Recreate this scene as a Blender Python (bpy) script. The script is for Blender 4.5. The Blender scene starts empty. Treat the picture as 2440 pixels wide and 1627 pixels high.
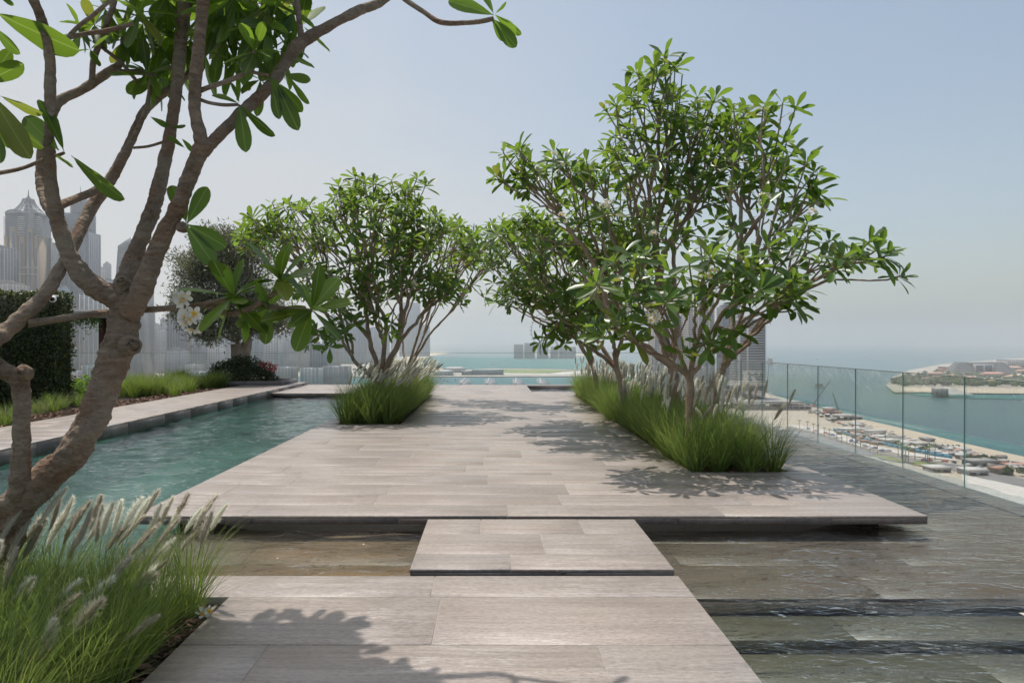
import bpy, math, random
import numpy as np
from mathutils import Vector, Matrix, noise as mnoise

# ------------------------------------------------------------------ camera, sky, sun, exposure
scene = bpy.context.scene
col = scene.collection
CAMH = 1.6
FPX, CU, CV = 1627.0, 1173.0, 813.0
cam_d = bpy.data.cameras.new('camera')
cam_d.sensor_width = 36.0
cam_d.lens = 24.0
cam_d.shift_x = 47.0 / 2440.0
cam_d.shift_y = 0.0
cam_d.clip_start = 0.05
cam_d.clip_end = 90000.0
cam = bpy.data.objects.new('camera', cam_d)
cam.location = (0, 0, CAMH)
cam.rotation_euler = (math.radians(90), 0, 0)
col.objects.link(cam)
scene.camera = cam

SUNV = Vector((-0.15, 0.25, 1.0)).normalized()          # towards the sun
sun_el = math.asin(SUNV.z)
sun_az = math.atan2(SUNV.x, SUNV.y)
world = bpy.data.worlds.new('World')
scene.world = world
world.use_nodes = True
wn = world.node_tree
wn.nodes.clear()
sky = wn.nodes.new('ShaderNodeTexSky')
sky.sky_type = 'NISHITA'
sky.sun_disc = False
sky.sun_elevation = sun_el
sky.sun_rotation = sun_az
sky.altitude = 100.0
sky.air_density = 1.0
sky.dust_density = 3.0
sky.ozone_density = 1.0
bg = wn.nodes.new('ShaderNodeBackground')
bg.inputs['Strength'].default_value = 0.15
wo = wn.nodes.new('ShaderNodeOutputWorld')
# thin veil of high cloud, thickest towards the city side
tcw = wn.nodes.new('ShaderNodeTexCoord')
sxw = wn.nodes.new('ShaderNodeSeparateXYZ')
mrw = wn.nodes.new('ShaderNodeMapRange'); mrw.interpolation_type = 'SMOOTHSTEP'
for k_, v_ in (('From Min', 0.42), ('From Max', -0.38), ('To Min', 0.16), ('To Max', 0.94)): mrw.inputs[k_].default_value = v_
nzw = wn.nodes.new('ShaderNodeTexNoise')
for k_, v_ in (('Scale', 3.2), ('Detail', 5.0), ('Roughness', 0.55), ('Distortion', 0.6)): nzw.inputs[k_].default_value = v_
maw = wn.nodes.new('ShaderNodeMath'); maw.operation = 'MULTIPLY_ADD'; maw.inputs[1].default_value = 1.1; maw.inputs[2].default_value = 0.34
mbw_ = wn.nodes.new('ShaderNodeMath'); mbw_.operation = 'MULTIPLY'; mbw_.use_clamp = True
mxw = wn.nodes.new('ShaderNodeMix'); mxw.data_type = 'RGBA'
mxw.inputs[7].default_value = (4.6, 4.62, 4.68, 1)
mpw = wn.nodes.new('ShaderNodeMapping'); mpw.inputs['Scale'].default_value = (1.0, 1.0, 2.6)
L_ = wn.links.new
L_(tcw.outputs['Generated'], sxw.inputs[0]); L_(sxw.outputs[0], mrw.inputs['Value'])
L_(tcw.outputs['Generated'], mpw.inputs[0]); L_(mpw.outputs[0], nzw.inputs['Vector'])
L_(nzw.outputs[0], maw.inputs[0]); L_(maw.outputs[0], mbw_.inputs[0]); L_(mrw.outputs[0], mbw_.inputs[1])
mzw = wn.nodes.new('ShaderNodeMapRange'); mzw.interpolation_type = 'SMOOTHSTEP'
for k_, v_ in (('From Min', 0.52), ('From Max', 0.16), ('To Min', 0.30), ('To Max', 1.0)): mzw.inputs[k_].default_value = v_
mcw = wn.nodes.new('ShaderNodeMath'); mcw.operation = 'MULTIPLY'
L_(sxw.outputs[2], mzw.inputs['Value']); L_(mbw_.outputs[0], mcw.inputs[0]); L_(mzw.outputs[0], mcw.inputs[1])
L_(mcw.outputs[0], mxw.inputs[0]); 
tnt = wn.nodes.new('ShaderNodeMix'); tnt.data_type = 'RGBA'; tnt.blend_type = 'MULTIPLY'
tnt.inputs[0].default_value = 1.0; tnt.inputs[7].default_value = (0.985, 1.0, 0.915, 1)      # dusty Gulf air
L_(sky.outputs[0], tnt.inputs[6]); L_(tnt.outputs[2], mxw.inputs[6])
L_(mxw.outputs[2], bg.inputs['Color'])
wn.links.new(bg.outputs[0], wo.inputs['Surface'])

sun_d = bpy.data.lights.new('sun', 'SUN')
sun_d.energy = 4.2
sun_d.angle = math.radians(0.53)
sun_d.color = (1.0, 0.945, 0.88)
sun = bpy.data.objects.new('sun', sun_d)
sun.rotation_euler = SUNV.to_track_quat('Z', 'Y').to_euler()
sun.location = (30, 10, 70)
col.objects.link(sun)

scene.view_settings.view_transform = 'Standard'
scene.view_settings.look = 'None'
scene.view_settings.gamma = 1.0
scene.view_settings.use_curve_mapping = False
scene.view_settings.exposure = -0.06
scene.cycles.use_denoising = True
scene.cycles.max_bounces = 8
scene.cycles.transparent_max_bounces = 24
scene.cycles.volume_bounces = 1

rng = np.random.default_rng(7)
R = random.Random(11)


def P(u, v, y):
    """a spot in the place, found from a spot in the photograph and its distance"""
    return np.array([(u - CU) / FPX * y, y, CAMH - (v - CV) / FPX * y])


def G(u, v, z=0.0):
    y = FPX * (CAMH - z) / (v - CV)
    return np.array([(u - CU) / FPX * y, y, z])


# ------------------------------------------------------------------ objects
def link(o, parent=None):
    col.objects.link(o)
    if parent is not None:
        o.parent = parent
    return o


def tag(o, label=None, cat=None, group=None, kind=None):
    if label: o['label'] = label
    if cat: o['category'] = cat
    if group: o['group'] = group
    if kind: o['kind'] = kind
    return o


def thing(name, label, cat, loc=(0, 0, 0), group=None, rz=0.0):
    o = bpy.data.objects.new(name, None)
    o.empty_display_size = 0.3
    o.location = Vector([float(c) for c in loc])
    o.rotation_euler = (0, 0, rz)
    link(o)
    return tag(o, label, cat, group)


def mesh_np(name, V, F, mats, smooth=False, midx=None):
    """F: list of integer arrays (n,k)"""
    V = np.asarray(V, dtype=np.float32)
    me = bpy.data.meshes.new(name)
    F = [np.asarray(f, dtype=np.int32) for f in F if len(f)]
    me.vertices.add(len(V))
    me.vertices.foreach_set('co', V.ravel())
    loops = np.concatenate([f.ravel() for f in F])
    tot = np.concatenate([np.full(len(f), f.shape[1], dtype=np.int32) for f in F])
    start = np.concatenate([[0], np.cumsum(tot)[:-1]]).astype(np.int32)
    me.loops.add(len(loops))
    me.loops.foreach_set('vertex_index', loops)
    me.polygons.add(len(tot))
    me.polygons.foreach_set('loop_start', start)
    if smooth:
        me.polygons.foreach_set('use_smooth', np.ones(len(tot), dtype=bool))
    if midx is not None:
        me.polygons.foreach_set('material_index', np.asarray(midx, dtype=np.int32))
    me.update(calc_edges=True)
    for m in (mats if isinstance(mats, (list, tuple)) else [mats]):
        me.materials.append(m)
    return me


class MB:
    """collects boxes, tubes, sheets and builds ONE mesh object"""
    def __init__(s):
        s.V, s.Q, s.T, s.n = [], [], [], 0
        s.mq, s.mt = [], []

    def add(s, V, Q=None, T=None, m=0):
        V = np.asarray(V, dtype=float).reshape(-1, 3)
        if Q is not None and len(Q):
            q = np.asarray(Q, dtype=int) + s.n
            s.Q.append(q); s.mq.append(np.full(len(q), m))
        if T is not None and len(T):
            t = np.asarray(T, dtype=int) + s.n
            s.T.append(t); s.mt.append(np.full(len(t), m))
        s.V.append(V); s.n += len(V)
        return s

    BQ = [[0, 3, 2, 1], [4, 5, 6, 7], [0, 1, 5, 4], [1, 2, 6, 5], [2, 3, 7, 6], [3, 0, 4, 7]]

    def box(s, x0, x1, y0, y1, z0, z1, m=0):
        return s.add([[x0, y0, z0], [x1, y0, z0], [x1, y1, z0], [x0, y1, z0],
                      [x0, y0, z1], [x1, y0, z1], [x1, y1, z1], [x0, y1, z1]], s.BQ, m=m)

    def bbox(s, x0, x1, y0, y1, z0, z1, b=0.003, m=0):
        """box with a chamfered top edge"""
        V = [[x0, y0, z0], [x1, y0, z0], [x1, y1, z0], [x0, y1, z0],
             [x0, y0, z1 - b], [x1, y0, z1 - b], [x1, y1, z1 - b], [x0, y1, z1 - b],
             [x0 + b, y0 + b, z1], [x1 - b, y0 + b, z1], [x1 - b, y1 - b, z1], [x0 + b, y1 - b, z1]]
        Q = [[0, 3, 2, 1], [8, 9, 10, 11]]
        for a in (0, 4):
            for i in range(4):
                j = (i + 1) % 4
                Q.append([a + i, a + j, a + 4 + j, a + 4 + i])
        return s.add(V, Q, m=m)

    def prism(s, poly, z0, z1, m=0, top=True):
        """upright prism over a polygon (list of (x,y)), counter-clockwise"""
        n = len(poly)
        V = [[p[0], p[1], z0] for p in poly] + [[p[0], p[1], z1] for p in poly]
        Q = [[i, (i + 1) % n, n + (i + 1) % n, n + i] for i in range(n)]
        s.add(V, Q, m=m)
        if top:
            c = np.mean(np.array(poly), axis=0)
            VV = [[p[0], p[1], z1] for p in poly] + [[c[0], c[1], z1]]
            s.add(VV, None, [[i, (i + 1) % n, n] for i in range(n)], m=m)
        return s

    def tube(s, pts, rad, k=8, m=0, disp=None, cap=True):
        V, Q = tube(pts, rad, k, disp)
        s.add(V, Q, m=m)
        if cap:
            s.add(V[-k:], None, [[0, i, i + 1] for i in range(1, k - 1)], m=m)
        return s

    def build(s, name, mats, parent=None, smooth=False, loc=None):
        V = np.concatenate(s.V)
        if loc is not None:
            V = V - np.asarray(loc, dtype=float)
        F, mi = [], []
        if s.Q: F.append(np.concatenate(s.Q)); mi.append(np.concatenate(s.mq))
        if s.T: F.append(np.concatenate(s.T)); mi.append(np.concatenate(s.mt))
        me = mesh_np(name, V, F, mats, smooth, np.concatenate(mi))
        o = bpy.data.objects.new(name, me)
        if loc is not None and parent is None:
            o.location = Vector([float(c) for c in loc])
        return link(o, parent)


def tube(pts, rad, k=8, disp=None):
    pts = np.asarray(pts, dtype=float)
    rad = np.asarray(rad, dtype=float) * np.ones(len(pts))
    T = np.gradient(pts, axis=0)
    T /= np.linalg.norm(T, axis=1)[:, None] + 1e-12
    ref = np.array([0.31, 0.17, 0.93]) if abs(T[0][2]) < 0.8 else np.array([0.9, 0.3, 0.1])
    a = np.cross(T[0], ref); a /= np.linalg.norm(a)
    ang = np.linspace(0, 2 * math.pi, k, endpoint=False)
    ca, sa = np.cos(ang)[:, None], np.sin(ang)[:, None]
    V = np.zeros((len(pts), k, 3))
    for i in range(len(pts)):
        a = a - T[i] * np.dot(a, T[i]); a /= np.linalg.norm(a) + 1e-12
        b = np.cross(T[i], a)
        ring = ca * a + sa * b
        r = rad[i]
        if disp is not None:
            rr = np.array([disp(pts[i] + r * w, i, r) for w in ring])[:, None]
            V[i] = pts[i] + ring * rr
        else:
            V[i] = pts[i] + ring * r
    n = len(pts)
    idx = np.arange(n * k).reshape(n, k)
    q = np.stack([idx[:-1, :], np.roll(idx, -1, 1)[:-1, :], np.roll(idx, -1, 1)[1:, :], idx[1:, :]], axis=-1).reshape(-1, 4)
    return V.reshape(-1, 3), q


def catmull(pts, n):
    pts = np.asarray(pts, dtype=float)
    P0 = np.vstack([2 * pts[0] - pts[1], pts, 2 * pts[-1] - pts[-2]])
    m = len(pts) - 1
    out = []
    for t in np.linspace(0, m - 1e-9, n):
        i = int(t); f = t - i
        a, b, c, d = P0[i], P0[i + 1], P0[i + 2], P0[i + 3]
        out.append(0.5 * (2 * b + (c - a) * f + (2 * a - 5 * b + 4 * c - d) * f * f + (3 * b - a - 3 * c + d) * f ** 3))
    return np.array(out)


# ------------------------------------------------------------------ materials
class NT:
    def __init__(s, name):
        s.mat = bpy.data.materials.new(name)
        s.mat.use_nodes = True
        s.t = s.mat.node_tree
        s.t.nodes.clear()
        s.out = s.t.nodes.new('ShaderNodeOutputMaterial')

    def n(s, typ, ins=None, **props):
        nd = s.t.nodes.new('ShaderNode' + typ)
        for k, v in props.items():
            setattr(nd, k, v)
        for k, v in (ins or {}).items():
            i = nd.inputs[k]
            if isinstance(v, bpy.types.NodeSocket):
                s.t.links.new(v, i)
            else:
                i.default_value = v
        return nd

    def mixc(s, f, a, b, mode='MIX'):
        nd = s.t.nodes.new('ShaderNodeMix')
        nd.data_type = 'RGBA'; nd.blend_type = mode
        for k, v in ((0, f), (6, a), (7, b)):
            if isinstance(v, bpy.types.NodeSocket): s.t.links.new(v, nd.inputs[k])
            else: nd.inputs[k].default_value = v if k == 0 or len(v) == 4 else (*v, 1)
        return nd.outputs[2]

    def math(s, op, a, b=0.0, c=0.0, clamp=False):
        nd = s.t.nodes.new('ShaderNodeMath'); nd.operation = op; nd.use_clamp = clamp
        for k, v in enumerate((a, b, c)):
            if isinstance(v, bpy.types.NodeSocket): s.t.links.new(v, nd.inputs[k])
            else: nd.inputs[k].default_value = v
        return nd.outputs[0]

    def vmath(s, op, a, b=(0, 0, 0)):
        nd = s.t.nodes.new('ShaderNodeVectorMath'); nd.operation = op
        for k, v in enumerate((a, b)):
            if isinstance(v, bpy.types.NodeSocket): s.t.links.new(v, nd.inputs[k])
            else: nd.inputs[k].default_value = v
        return nd.outputs[0]

    def ramp(s, f, stops, interp='LINEAR'):
        nd = s.t.nodes.new('ShaderNodeValToRGB')
        nd.color_ramp.interpolation = interp
        e = nd.color_ramp.elements
        while len(e) < len(stops): e.new(0.5)
        for el, (p, c) in zip(e, stops):
            el.position = p
            el.color = (*c, 1) if len(c) == 3 else c
        s.t.links.new(f, nd.inputs[0])
        return nd.outputs[0]

    def noise(s, vec, scale, detail=4.0, rough=0.55, dist=0.0, out=0):
        nd = s.n('TexNoise', {'Scale': scale, 'Detail': detail, 'Roughness': rough, 'Distortion': dist})
        s.t.links.new(vec, nd.inputs['Vector'])
        return nd.outputs[out]

    def surf(s, sh):
        s.t.links.new(sh, s.out.inputs['Surface'])
        return s.mat


def rgb(c): return (*c, 1.0)


def plain(name, c, rough=0.6, var=0.12, scale=3.0, metal=0.0, spec=0.4, bump=0.0):
    m = NT(name)
    pos = m.n('NewGeometry').outputs['Position']
    nz = m.noise(pos, scale, 5.0)
    cc = m.mixc(nz, tuple(x * (1 - var) for x in c), tuple(min(1, x * (1 + var)) for x in c))
    b = m.n('BsdfPrincipled', {'Base Color': cc, 'Roughness': rough, 'Metallic': metal, 'Specular IOR Level': spec})
    if bump:
        bp = m.n('Bump', {'Strength': bump, 'Distance': 0.02, 'Height': m.noise(pos, scale * 8, 6.0)})
        m.t.links.new(bp.outputs[0], b.inputs['Normal'])
    return m.surf(b.outputs[0])


def stone_mat(name, warm, cool, pale, dark=0.0, rough=0.38, wet=False, vn=0.5):
    """bedded travertine: long streaks along x, tint of its own for each slab"""
    m = NT(name)
    pos = m.n('NewGeometry').outputs['Position']
    rnd = m.n('ObjectInfo').outputs['Random']
    off = m.n('CombineXYZ', {'X': m.math('MULTIPLY', rnd, 37.0), 'Y': m.math('MULTIPLY', rnd, 91.0), 'Z': m.math('MULTIPLY', rnd, 53.0)}).outputs[0]
    p = m.vmath('ADD', pos, off)
    warp = m.n('TexNoise', {'Vector': p, 'Scale': 1.3, 'Detail': 2.0}).outputs[1]
    pw = m.vmath('ADD', p, m.vmath('MULTIPLY', m.vmath('SUBTRACT', warp, (0.5, 0.5, 0.5)), (0.0, 0.07, 0.0)))
    st1 = m.noise(m.vmath('MULTIPLY', pw, (0.5, 10.0, 1.0)), 1.0, 6.0, 0.62)
    st2 = m.noise(m.vmath('MULTIPLY', pw, (1.5, 34.0, 4.0)), 1.0, 5.0, 0.6)
    gr = m.noise(m.vmath('MULTIPLY', p, (26.0, 62.0, 30.0)), 1.0, 5.0, 0.7)
    blot = m.noise(m.vmath('MULTIPLY', p, (0.8, 1.9, 1.0)), 1.0, 3.0)
    base = m.mixc(m.ramp(rnd, [(0.0, (0.2,) * 3), (0.4, (0.38,) * 3), (0.85, (0.52,) * 3), (1.0, (0.85,) * 3)]), warm, cool)
    base = m.mixc(m.ramp(blot, [(0.35, (0, 0, 0)), (0.7, (1, 1, 1))]), base, m.mixc(0.5, base, pale))
    lum = m.ramp(st1, [(0.22, (0.70,) * 3), (0.42, (0.93,) * 3), (0.58, (1.05,) * 3), (0.8, (1.30,) * 3)])
    base = m.mixc(1.0, base, lum, 'MULTIPLY')
    lum2 = m.ramp(st2, [(0.25, (0.84,) * 3), (0.5, (1.0,) * 3), (0.78, (1.18,) * 3)])
    base = m.mixc(1.0, base, lum2, 'MULTIPLY')
    lum3 = m.ramp(gr, [(0.28, (0.66,) * 3), (0.5, (1.0,) * 3), (0.75, (1.30,) * 3)])
    base = m.mixc(1.0, base, lum3, 'MULTIPLY')
    stain = m.noise(pos, 0.75, 5.0, 0.62, 0.7)
    base = m.mixc(1.0, base, m.ramp(stain, [(0.36, (0.90, 0.90, 0.905)), (0.5, (1.0,) * 3), (0.66, (1.05, 1.045, 1.03))]), 'MULTIPLY')
    vein = m.math('ABSOLUTE', m.math('SUBTRACT', m.noise(m.vmath('MULTIPLY', pw, (0.7, 6.0, 1.0)), 1.0, 7.0, 0.7, 0.6), 0.52))
    vmask = m.ramp(vein, [(0.0, (vn,) * 3), (0.005, (vn * .6,) * 3), (0.012, (0, 0, 0))])
    vmask = m.math('MULTIPLY', vmask, m.ramp(m.noise(p, 1.1, 2.0), [(0.46, (0, 0, 0)), (0.62, (1, 1, 1))]))
    base = m.mixc(vmask, base, (0.72, 0.68, 0.64))
    bp = m.n('Bump', {'Strength': 0.25, 'Distance': 0.004, 'Height': m.math('ADD', gr, st2)})
    b = m.n('BsdfPrincipled', {'Base Color': base, 'Roughness': m.ramp(st1, [(0.3, (rough + .1,) * 3), (0.7, (rough - .1,) * 3)]),
                               'Specular IOR Level': 0.55, 'Normal': bp.outputs[0]})
    return m.surf(b.outputs[0])


M = {}
M['stone'] = stone_mat('travertine', (0.318, 0.262, 0.224), (0.288, 0.258, 0.238), (0.352, 0.306, 0.275))
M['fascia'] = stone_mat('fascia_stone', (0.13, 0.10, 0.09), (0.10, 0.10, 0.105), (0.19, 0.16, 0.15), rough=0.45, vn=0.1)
M['wetstone'] = stone_mat('wet_stone', (0.105, 0.080, 0.055), (0.099, 0.078, 0.056), (0.118, 0.092, 0.064), rough=0.4, vn=0.0)
M['amber'] = stone_mat('amber_wet_stone', (0.165, 0.098, 0.040), (0.10, 0.078, 0.052), (0.22, 0.132, 0.055), rough=0.4, vn=0.0)
M['greenstone'] = stone_mat('green_step_stone', (0.080, 0.077, 0.050), (0.075, 0.075, 0.051), (0.09, 0.087, 0.058), rough=0.4, vn=0.0)
M['grout'] = plain('grout', (0.40, 0.365, 0.33), 0.9, 0.1, 8)
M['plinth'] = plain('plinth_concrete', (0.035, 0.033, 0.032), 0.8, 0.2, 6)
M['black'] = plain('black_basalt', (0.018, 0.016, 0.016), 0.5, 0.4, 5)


def pool_tile_mat():
    m = NT('pool_tile')
    pos = m.n('NewGeometry').outputs['Position']
    a = m.noise(pos, 0.9, 4.0)
    b_ = m.noise(m.vmath('MULTIPLY', pos, (1, 1, 3)), 4.0, 3.0)
    c = m.mixc(a, (0.032, 0.095, 0.078), (0.055, 0.14, 0.115))
    c = m.mixc(m.math('MULTIPLY', b_, 0.5), c, (0.075, 0.165, 0.145))
    return m.surf(m.n('BsdfPrincipled', {'Base Color': c, 'Roughness': 0.5}).outputs[0])


M['pooltile'] = pool_tile_mat()


def water_mat():
    m = NT('pool_water')
    pos = m.n('NewGeometry').outputs['Position']
    x = m.n('SeparateXYZ', {'Vector': pos}).outputs[0]
    left = m.n('MapRange', {'Value': x, 'From Min': -3.0, 'From Max': -1.6, 'To Min': 1.0, 'To Max': 0.0}).outputs[0]
    w2 = m.noise(m.vmath('MULTIPLY', pos, (7.0, 16.0, 1.0)), 1.0, 3.0, 0.5, 0.4)
    w3 = m.noise(m.vmath('MULTIPLY', pos, (16.0, 34.0, 1.0)), 1.0, 2.0, 0.5, 0.3)
    h = m.math('ADD', w2, m.math('MULTIPLY', w3, 0.4))
    bp = m.n('Bump', {'Strength': m.math('MULTIPLY_ADD', left, -0.15, 0.65), 'Distance': 0.05, 'Height': h})
    fr = m.n('Fresnel', {'IOR': 1.33, 'Normal': bp.outputs[0]})
    tr = m.n('BsdfTransparent', {'Color': m.mixc(left, (0.93, 0.965, 0.945), (0.78, 0.94, 0.90))})
    rf = m.n('BsdfRefraction', {'Color': m.mixc(left, (0.95, 0.97, 0.95), (0.80, 0.96, 0.92)), 'IOR': 1.33, 'Roughness': 0.0, 'Normal': bp.outputs[0]})
    tm = m.n('MixShader', {0: m.math('MULTIPLY', left, 0.55)})
    m.t.links.new(tr.outputs[0], tm.inputs[1]); m.t.links.new(rf.outputs[0], tm.inputs[2])
    gl = m.n('BsdfGlossy', {'Color': (1, 1, 1, 1), 'Roughness': 0.015, 'Normal': bp.outputs[0]})
    mx = m.n('MixShader', {0: fr.outputs[0]})
    m.t.links.new(tm.outputs[0], mx.inputs[1]); m.t.links.new(gl.outputs[0], mx.inputs[2])
    return m.surf(mx.outputs[0])


M['water'] = water_mat()


def glass_mat(name, tint, refl=1.0):
    m = NT(name)
    fr = m.n('Fresnel', {'IOR': 1.5})
    tr = m.n('BsdfTransparent', {'Color': rgb(tint)})
    gl = m.n('BsdfGlossy', {'Color': (1, 1, 1, 1), 'Roughness': 0.0})
    mx = m.n('MixShader', {0: m.math('MULTIPLY', fr.outputs[0], refl)})
    m.t.links.new(tr.outputs[0], mx.inputs[1]); m.t.links.new(gl.outputs[0], mx.inputs[2])
    return m.surf(mx.outputs[0])


M['glass'] = glass_mat('balustrade_glass', (0.985, 0.993, 0.99), 0.4)
M['glassedge'] = plain('glass_edge', (0.22, 0.33, 0.29), 0.25, 0.1, 4)
M['steel'] = plain('steel_cap', (0.32, 0.34, 0.33), 0.4, 0.1, 6, metal=0.6)


def leaf_mat(name, top, thru, gloss=0.35, veins=False, fac=0.5, oldf=0.5):
    m = NT(name)
    rnd = m.n('ObjectInfo').outputs['Random']
    pos = m.n('NewGeometry').outputs['Position']
    nz = m.noise(pos, 2.2, 3.0)
    att = m.n('Attribute', attribute_name='rnd').outputs['Fac']
    k = m.math('FRACT', m.math('ADD', m.math('ADD', att, rnd), m.math('MULTIPLY', nz, 0.6)))
    c1 = m.mixc(k, tuple(x * 0.5 for x in top), tuple(min(1, x * 1.6) for x in top))
    c2 = m.mixc(k, tuple(x * 0.7 for x in thru), tuple(min(1, x * 1.25) for x in thru))
    yl = m.math('FRACT', m.math('MULTIPLY', m.math('ADD', att, rnd), 7.31))
    old = m.ramp(yl, [(0.0, (0, 0, 0)), (0.93, (0, 0, 0)), (0.97, (oldf,) * 3)])
    c1 = m.mixc(old, c1, (0.20, 0.19, 0.04)); c2 = m.mixc(old, c2, (0.42, 0.38, 0.06))
    if veins:
        uv = m.n('UVMap', uv_map='UVMap').outputs[0]
        s_ = m.n('SeparateXYZ', {'Vector': uv})
        au = m.math('ABSOLUTE', s_.outputs[0])
        mid = m.ramp(au, [(0.0, (1, 1, 1)), (0.05, (0.8,) * 3), (0.075, (0, 0, 0))])
        ph = m.math('ADD', m.math('MULTIPLY', s_.outputs[1], 26.0), m.math('MULTIPLY', au, -4.0))
        sv = m.ramp(m.math('ABSOLUTE', m.math('SUBTRACT', m.math('FRACT', ph), 0.5)), [(0.0, (0.5,) * 3), (0.07, (0.25,) * 3), (0.13, (0, 0, 0))])
        vm = m.math('MAXIMUM', mid, m.math('MULTIPLY', sv, 0.6))
        c1 = m.mixc(m.math('MULTIPLY', vm, 0.7), c1, (0.22, 0.30, 0.08))
        c2 = m.mixc(m.math('MULTIPLY', vm, 0.6), c2, (0.42, 0.55, 0.14))
    pr = m.n('BsdfPrincipled', {'Base Color': c1, 'Roughness': gloss, 'Specular IOR Level': 0.5})
    tl = m.n('BsdfTranslucent', {'Color': c2})
    mx = m.n('MixShader', {0: fac})
    m.t.links.new(pr.outputs[0], mx.inputs[1]); m.t.links.new(tl.outputs[0], mx.inputs[2])
    return m.surf(mx.outputs[0])


M['leaf'] = leaf_mat('frangipani_leaf', (0.050, 0.105, 0.024), (0.235, 0.37, 0.038), 0.33, False, 0.46)
M['leafbig'] = leaf_mat('frangipani_leaf_near', (0.040, 0.092, 0.020), (0.21, 0.35, 0.025), 0.36, True, 0.48)
M['olive'] = leaf_mat('olive_leaf', (0.15, 0.16, 0.10), (0.20, 0.21, 0.10), 0.5, False, 0.3)
M['hedge'] = leaf_mat('hedge_leaf', (0.035, 0.058, 0.012), (0.10, 0.13, 0.012), 0.42, False, 0.3)
M['bush'] = leaf_mat('bush_leaf', (0.035, 0.06, 0.018), (0.07, 0.11, 0.02), 0.4, False, 0.3)
M['shrub'] = leaf_mat('shrub_leaf', (0.10, 0.19, 0.035), (0.24, 0.38, 0.04), 0.4, False, 0.45)
M['grass'] = leaf_mat('fountain_grass_blade', (0.118, 0.175, 0.045), (0.26, 0.365, 0.062), 0.5, False, 0.5)
M['grassdry'] = leaf_mat('grass_dry', (0.17, 0.20, 0.075), (0.26, 0.32, 0.10), 0.5, False, 0.45)
M['plume'] = leaf_mat('grass_plume', (0.90, 0.80, 0.62), (0.95, 0.86, 0.68), 0.8, False, 0.6, 0.0)
M['redflower'] = leaf_mat('red_petal', (0.45, 0.02, 0.05), (0.6, 0.03, 0.06), 0.5, False, 0.4, 0.0)


def petal_mat():
    m = NT('frangipani_petal')
    uv = m.n('UVMap', uv_map='UVMap').outputs[0]
    v = m.n('SeparateXYZ', {'Vector': uv}).outputs[1]
    c = m.ramp(v, [(0.0, (0.85, 0.50, 0.03)), (0.28, (0.85, 0.62, 0.12)), (0.48, (0.82, 0.80, 0.72)), (1.0, (0.82, 0.81, 0.77))])
    pr = m.n('BsdfPrincipled', {'Base Color': c, 'Roughness': 0.5})
    tl = m.n('BsdfTranslucent', {'Color': c})
    mx = m.n('MixShader', {0: 0.35})
    m.t.links.new(pr.outputs[0], mx.inputs[1]); m.t.links.new(tl.outputs[0], mx.inputs[2])
    return m.surf(mx.outputs[0])


M['petal'] = petal_mat()


def bark_mat(name, c1, c2, c3, sc=1.0, bump=0.6):
    m = NT(name)
    pos = m.n('NewGeometry').outputs['Position']
    a = m.noise(pos, 9.0 * sc, 6.0, 0.65)
    ring = m.noise(m.vmath('MULTIPLY', pos, (9.0, 9.0, 30.0)), sc, 5.0, 0.7, 1.6)
    vo = m.n('TexVoronoi', {'Vector': pos, 'Scale': 34.0 * sc}).outputs[0]
    big = m.noise(pos, 2.6 * sc, 4.0, 0.6)
    c = m.mixc(m.ramp(a, [(.3, (0, 0, 0)), (.7, (1, 1, 1))]), c1, c2)
    c = m.mixc(m.ramp(big, [(.40, (0, 0, 0)), (.62, (.6,) * 3)]), c, (0.42, 0.355, 0.285))
    c = m.mixc(m.ramp(m.noise(pos, 5.0 * sc, 3.0), [(.5, (0, 0, 0)), (.66, (.55,) * 3)]), c, (0.24, 0.125, 0.07))
    c = m.mixc(m.ramp(ring, [(0.44, (0, 0, 0)), (0.66, (0.55,) * 3)]), c, c3)
    c = m.mixc(m.ramp(vo, [(0.0, (0.5,) * 3), (0.25, (0, 0, 0))]), c, tuple(x * 0.55 for x in c1))
    h = m.math('ADD', m.math('MULTIPLY', a, 0.8), m.math('ADD', m.math('MULTIPLY', ring, 0.7), m.math('MULTIPLY', vo, 0.5)))
    bp = m.n('Bump', {'Strength': bump, 'Distance': 0.034 / sc, 'Height': h})
    b = m.n('BsdfPrincipled', {'Base Color': c, 'Roughness': 0.85, 'Specular IOR Level': 0.2, 'Normal': bp.outputs[0]})
    return m.surf(b.outputs[0])


M['barkF'] = bark_mat('near_frangipani_bark', (0.14, 0.095, 0.065), (0.31, 0.225, 0.16), (0.38, 0.285, 0.205), 1.0, 1.0)
M['bark'] = bark_mat('frangipani_bark', (0.22, 0.16, 0.115), (0.36, 0.27, 0.20), (0.42, 0.32, 0.235), 1.0, 0.5)
M['barkO'] = bark_mat('olive_bark', (0.22, 0.17, 0.13), (0.33, 0.27, 0.215), (0.36, 0.30, 0.24), 0.6, 0.5)


def mulch_mat():
    m = NT('bark_mulch')
    pos = m.n('NewGeometry').outputs['Position']
    rnd = m.n('Attribute', attribute_name='rnd').outputs['Fac']
    a = m.noise(m.vmath('MULTIPLY', pos, (40, 40, 40)), 1.0, 5.0, 0.7)
    c = m.mixc(m.math('FRACT', m.math('ADD', rnd, m.math('MULTIPLY', a, 0.7))), (0.05, 0.026, 0.016), (0.20, 0.11, 0.066))
    return m.surf(m.n('BsdfPrincipled', {'Base Color': c, 'Roughness': 0.9}).outputs[0])


M['mulch'] = mulch_mat()
M['soil'] = plain('soil', (0.045, 0.030, 0.022), 0.95, 0.5, 25, bump=0.8)
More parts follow.
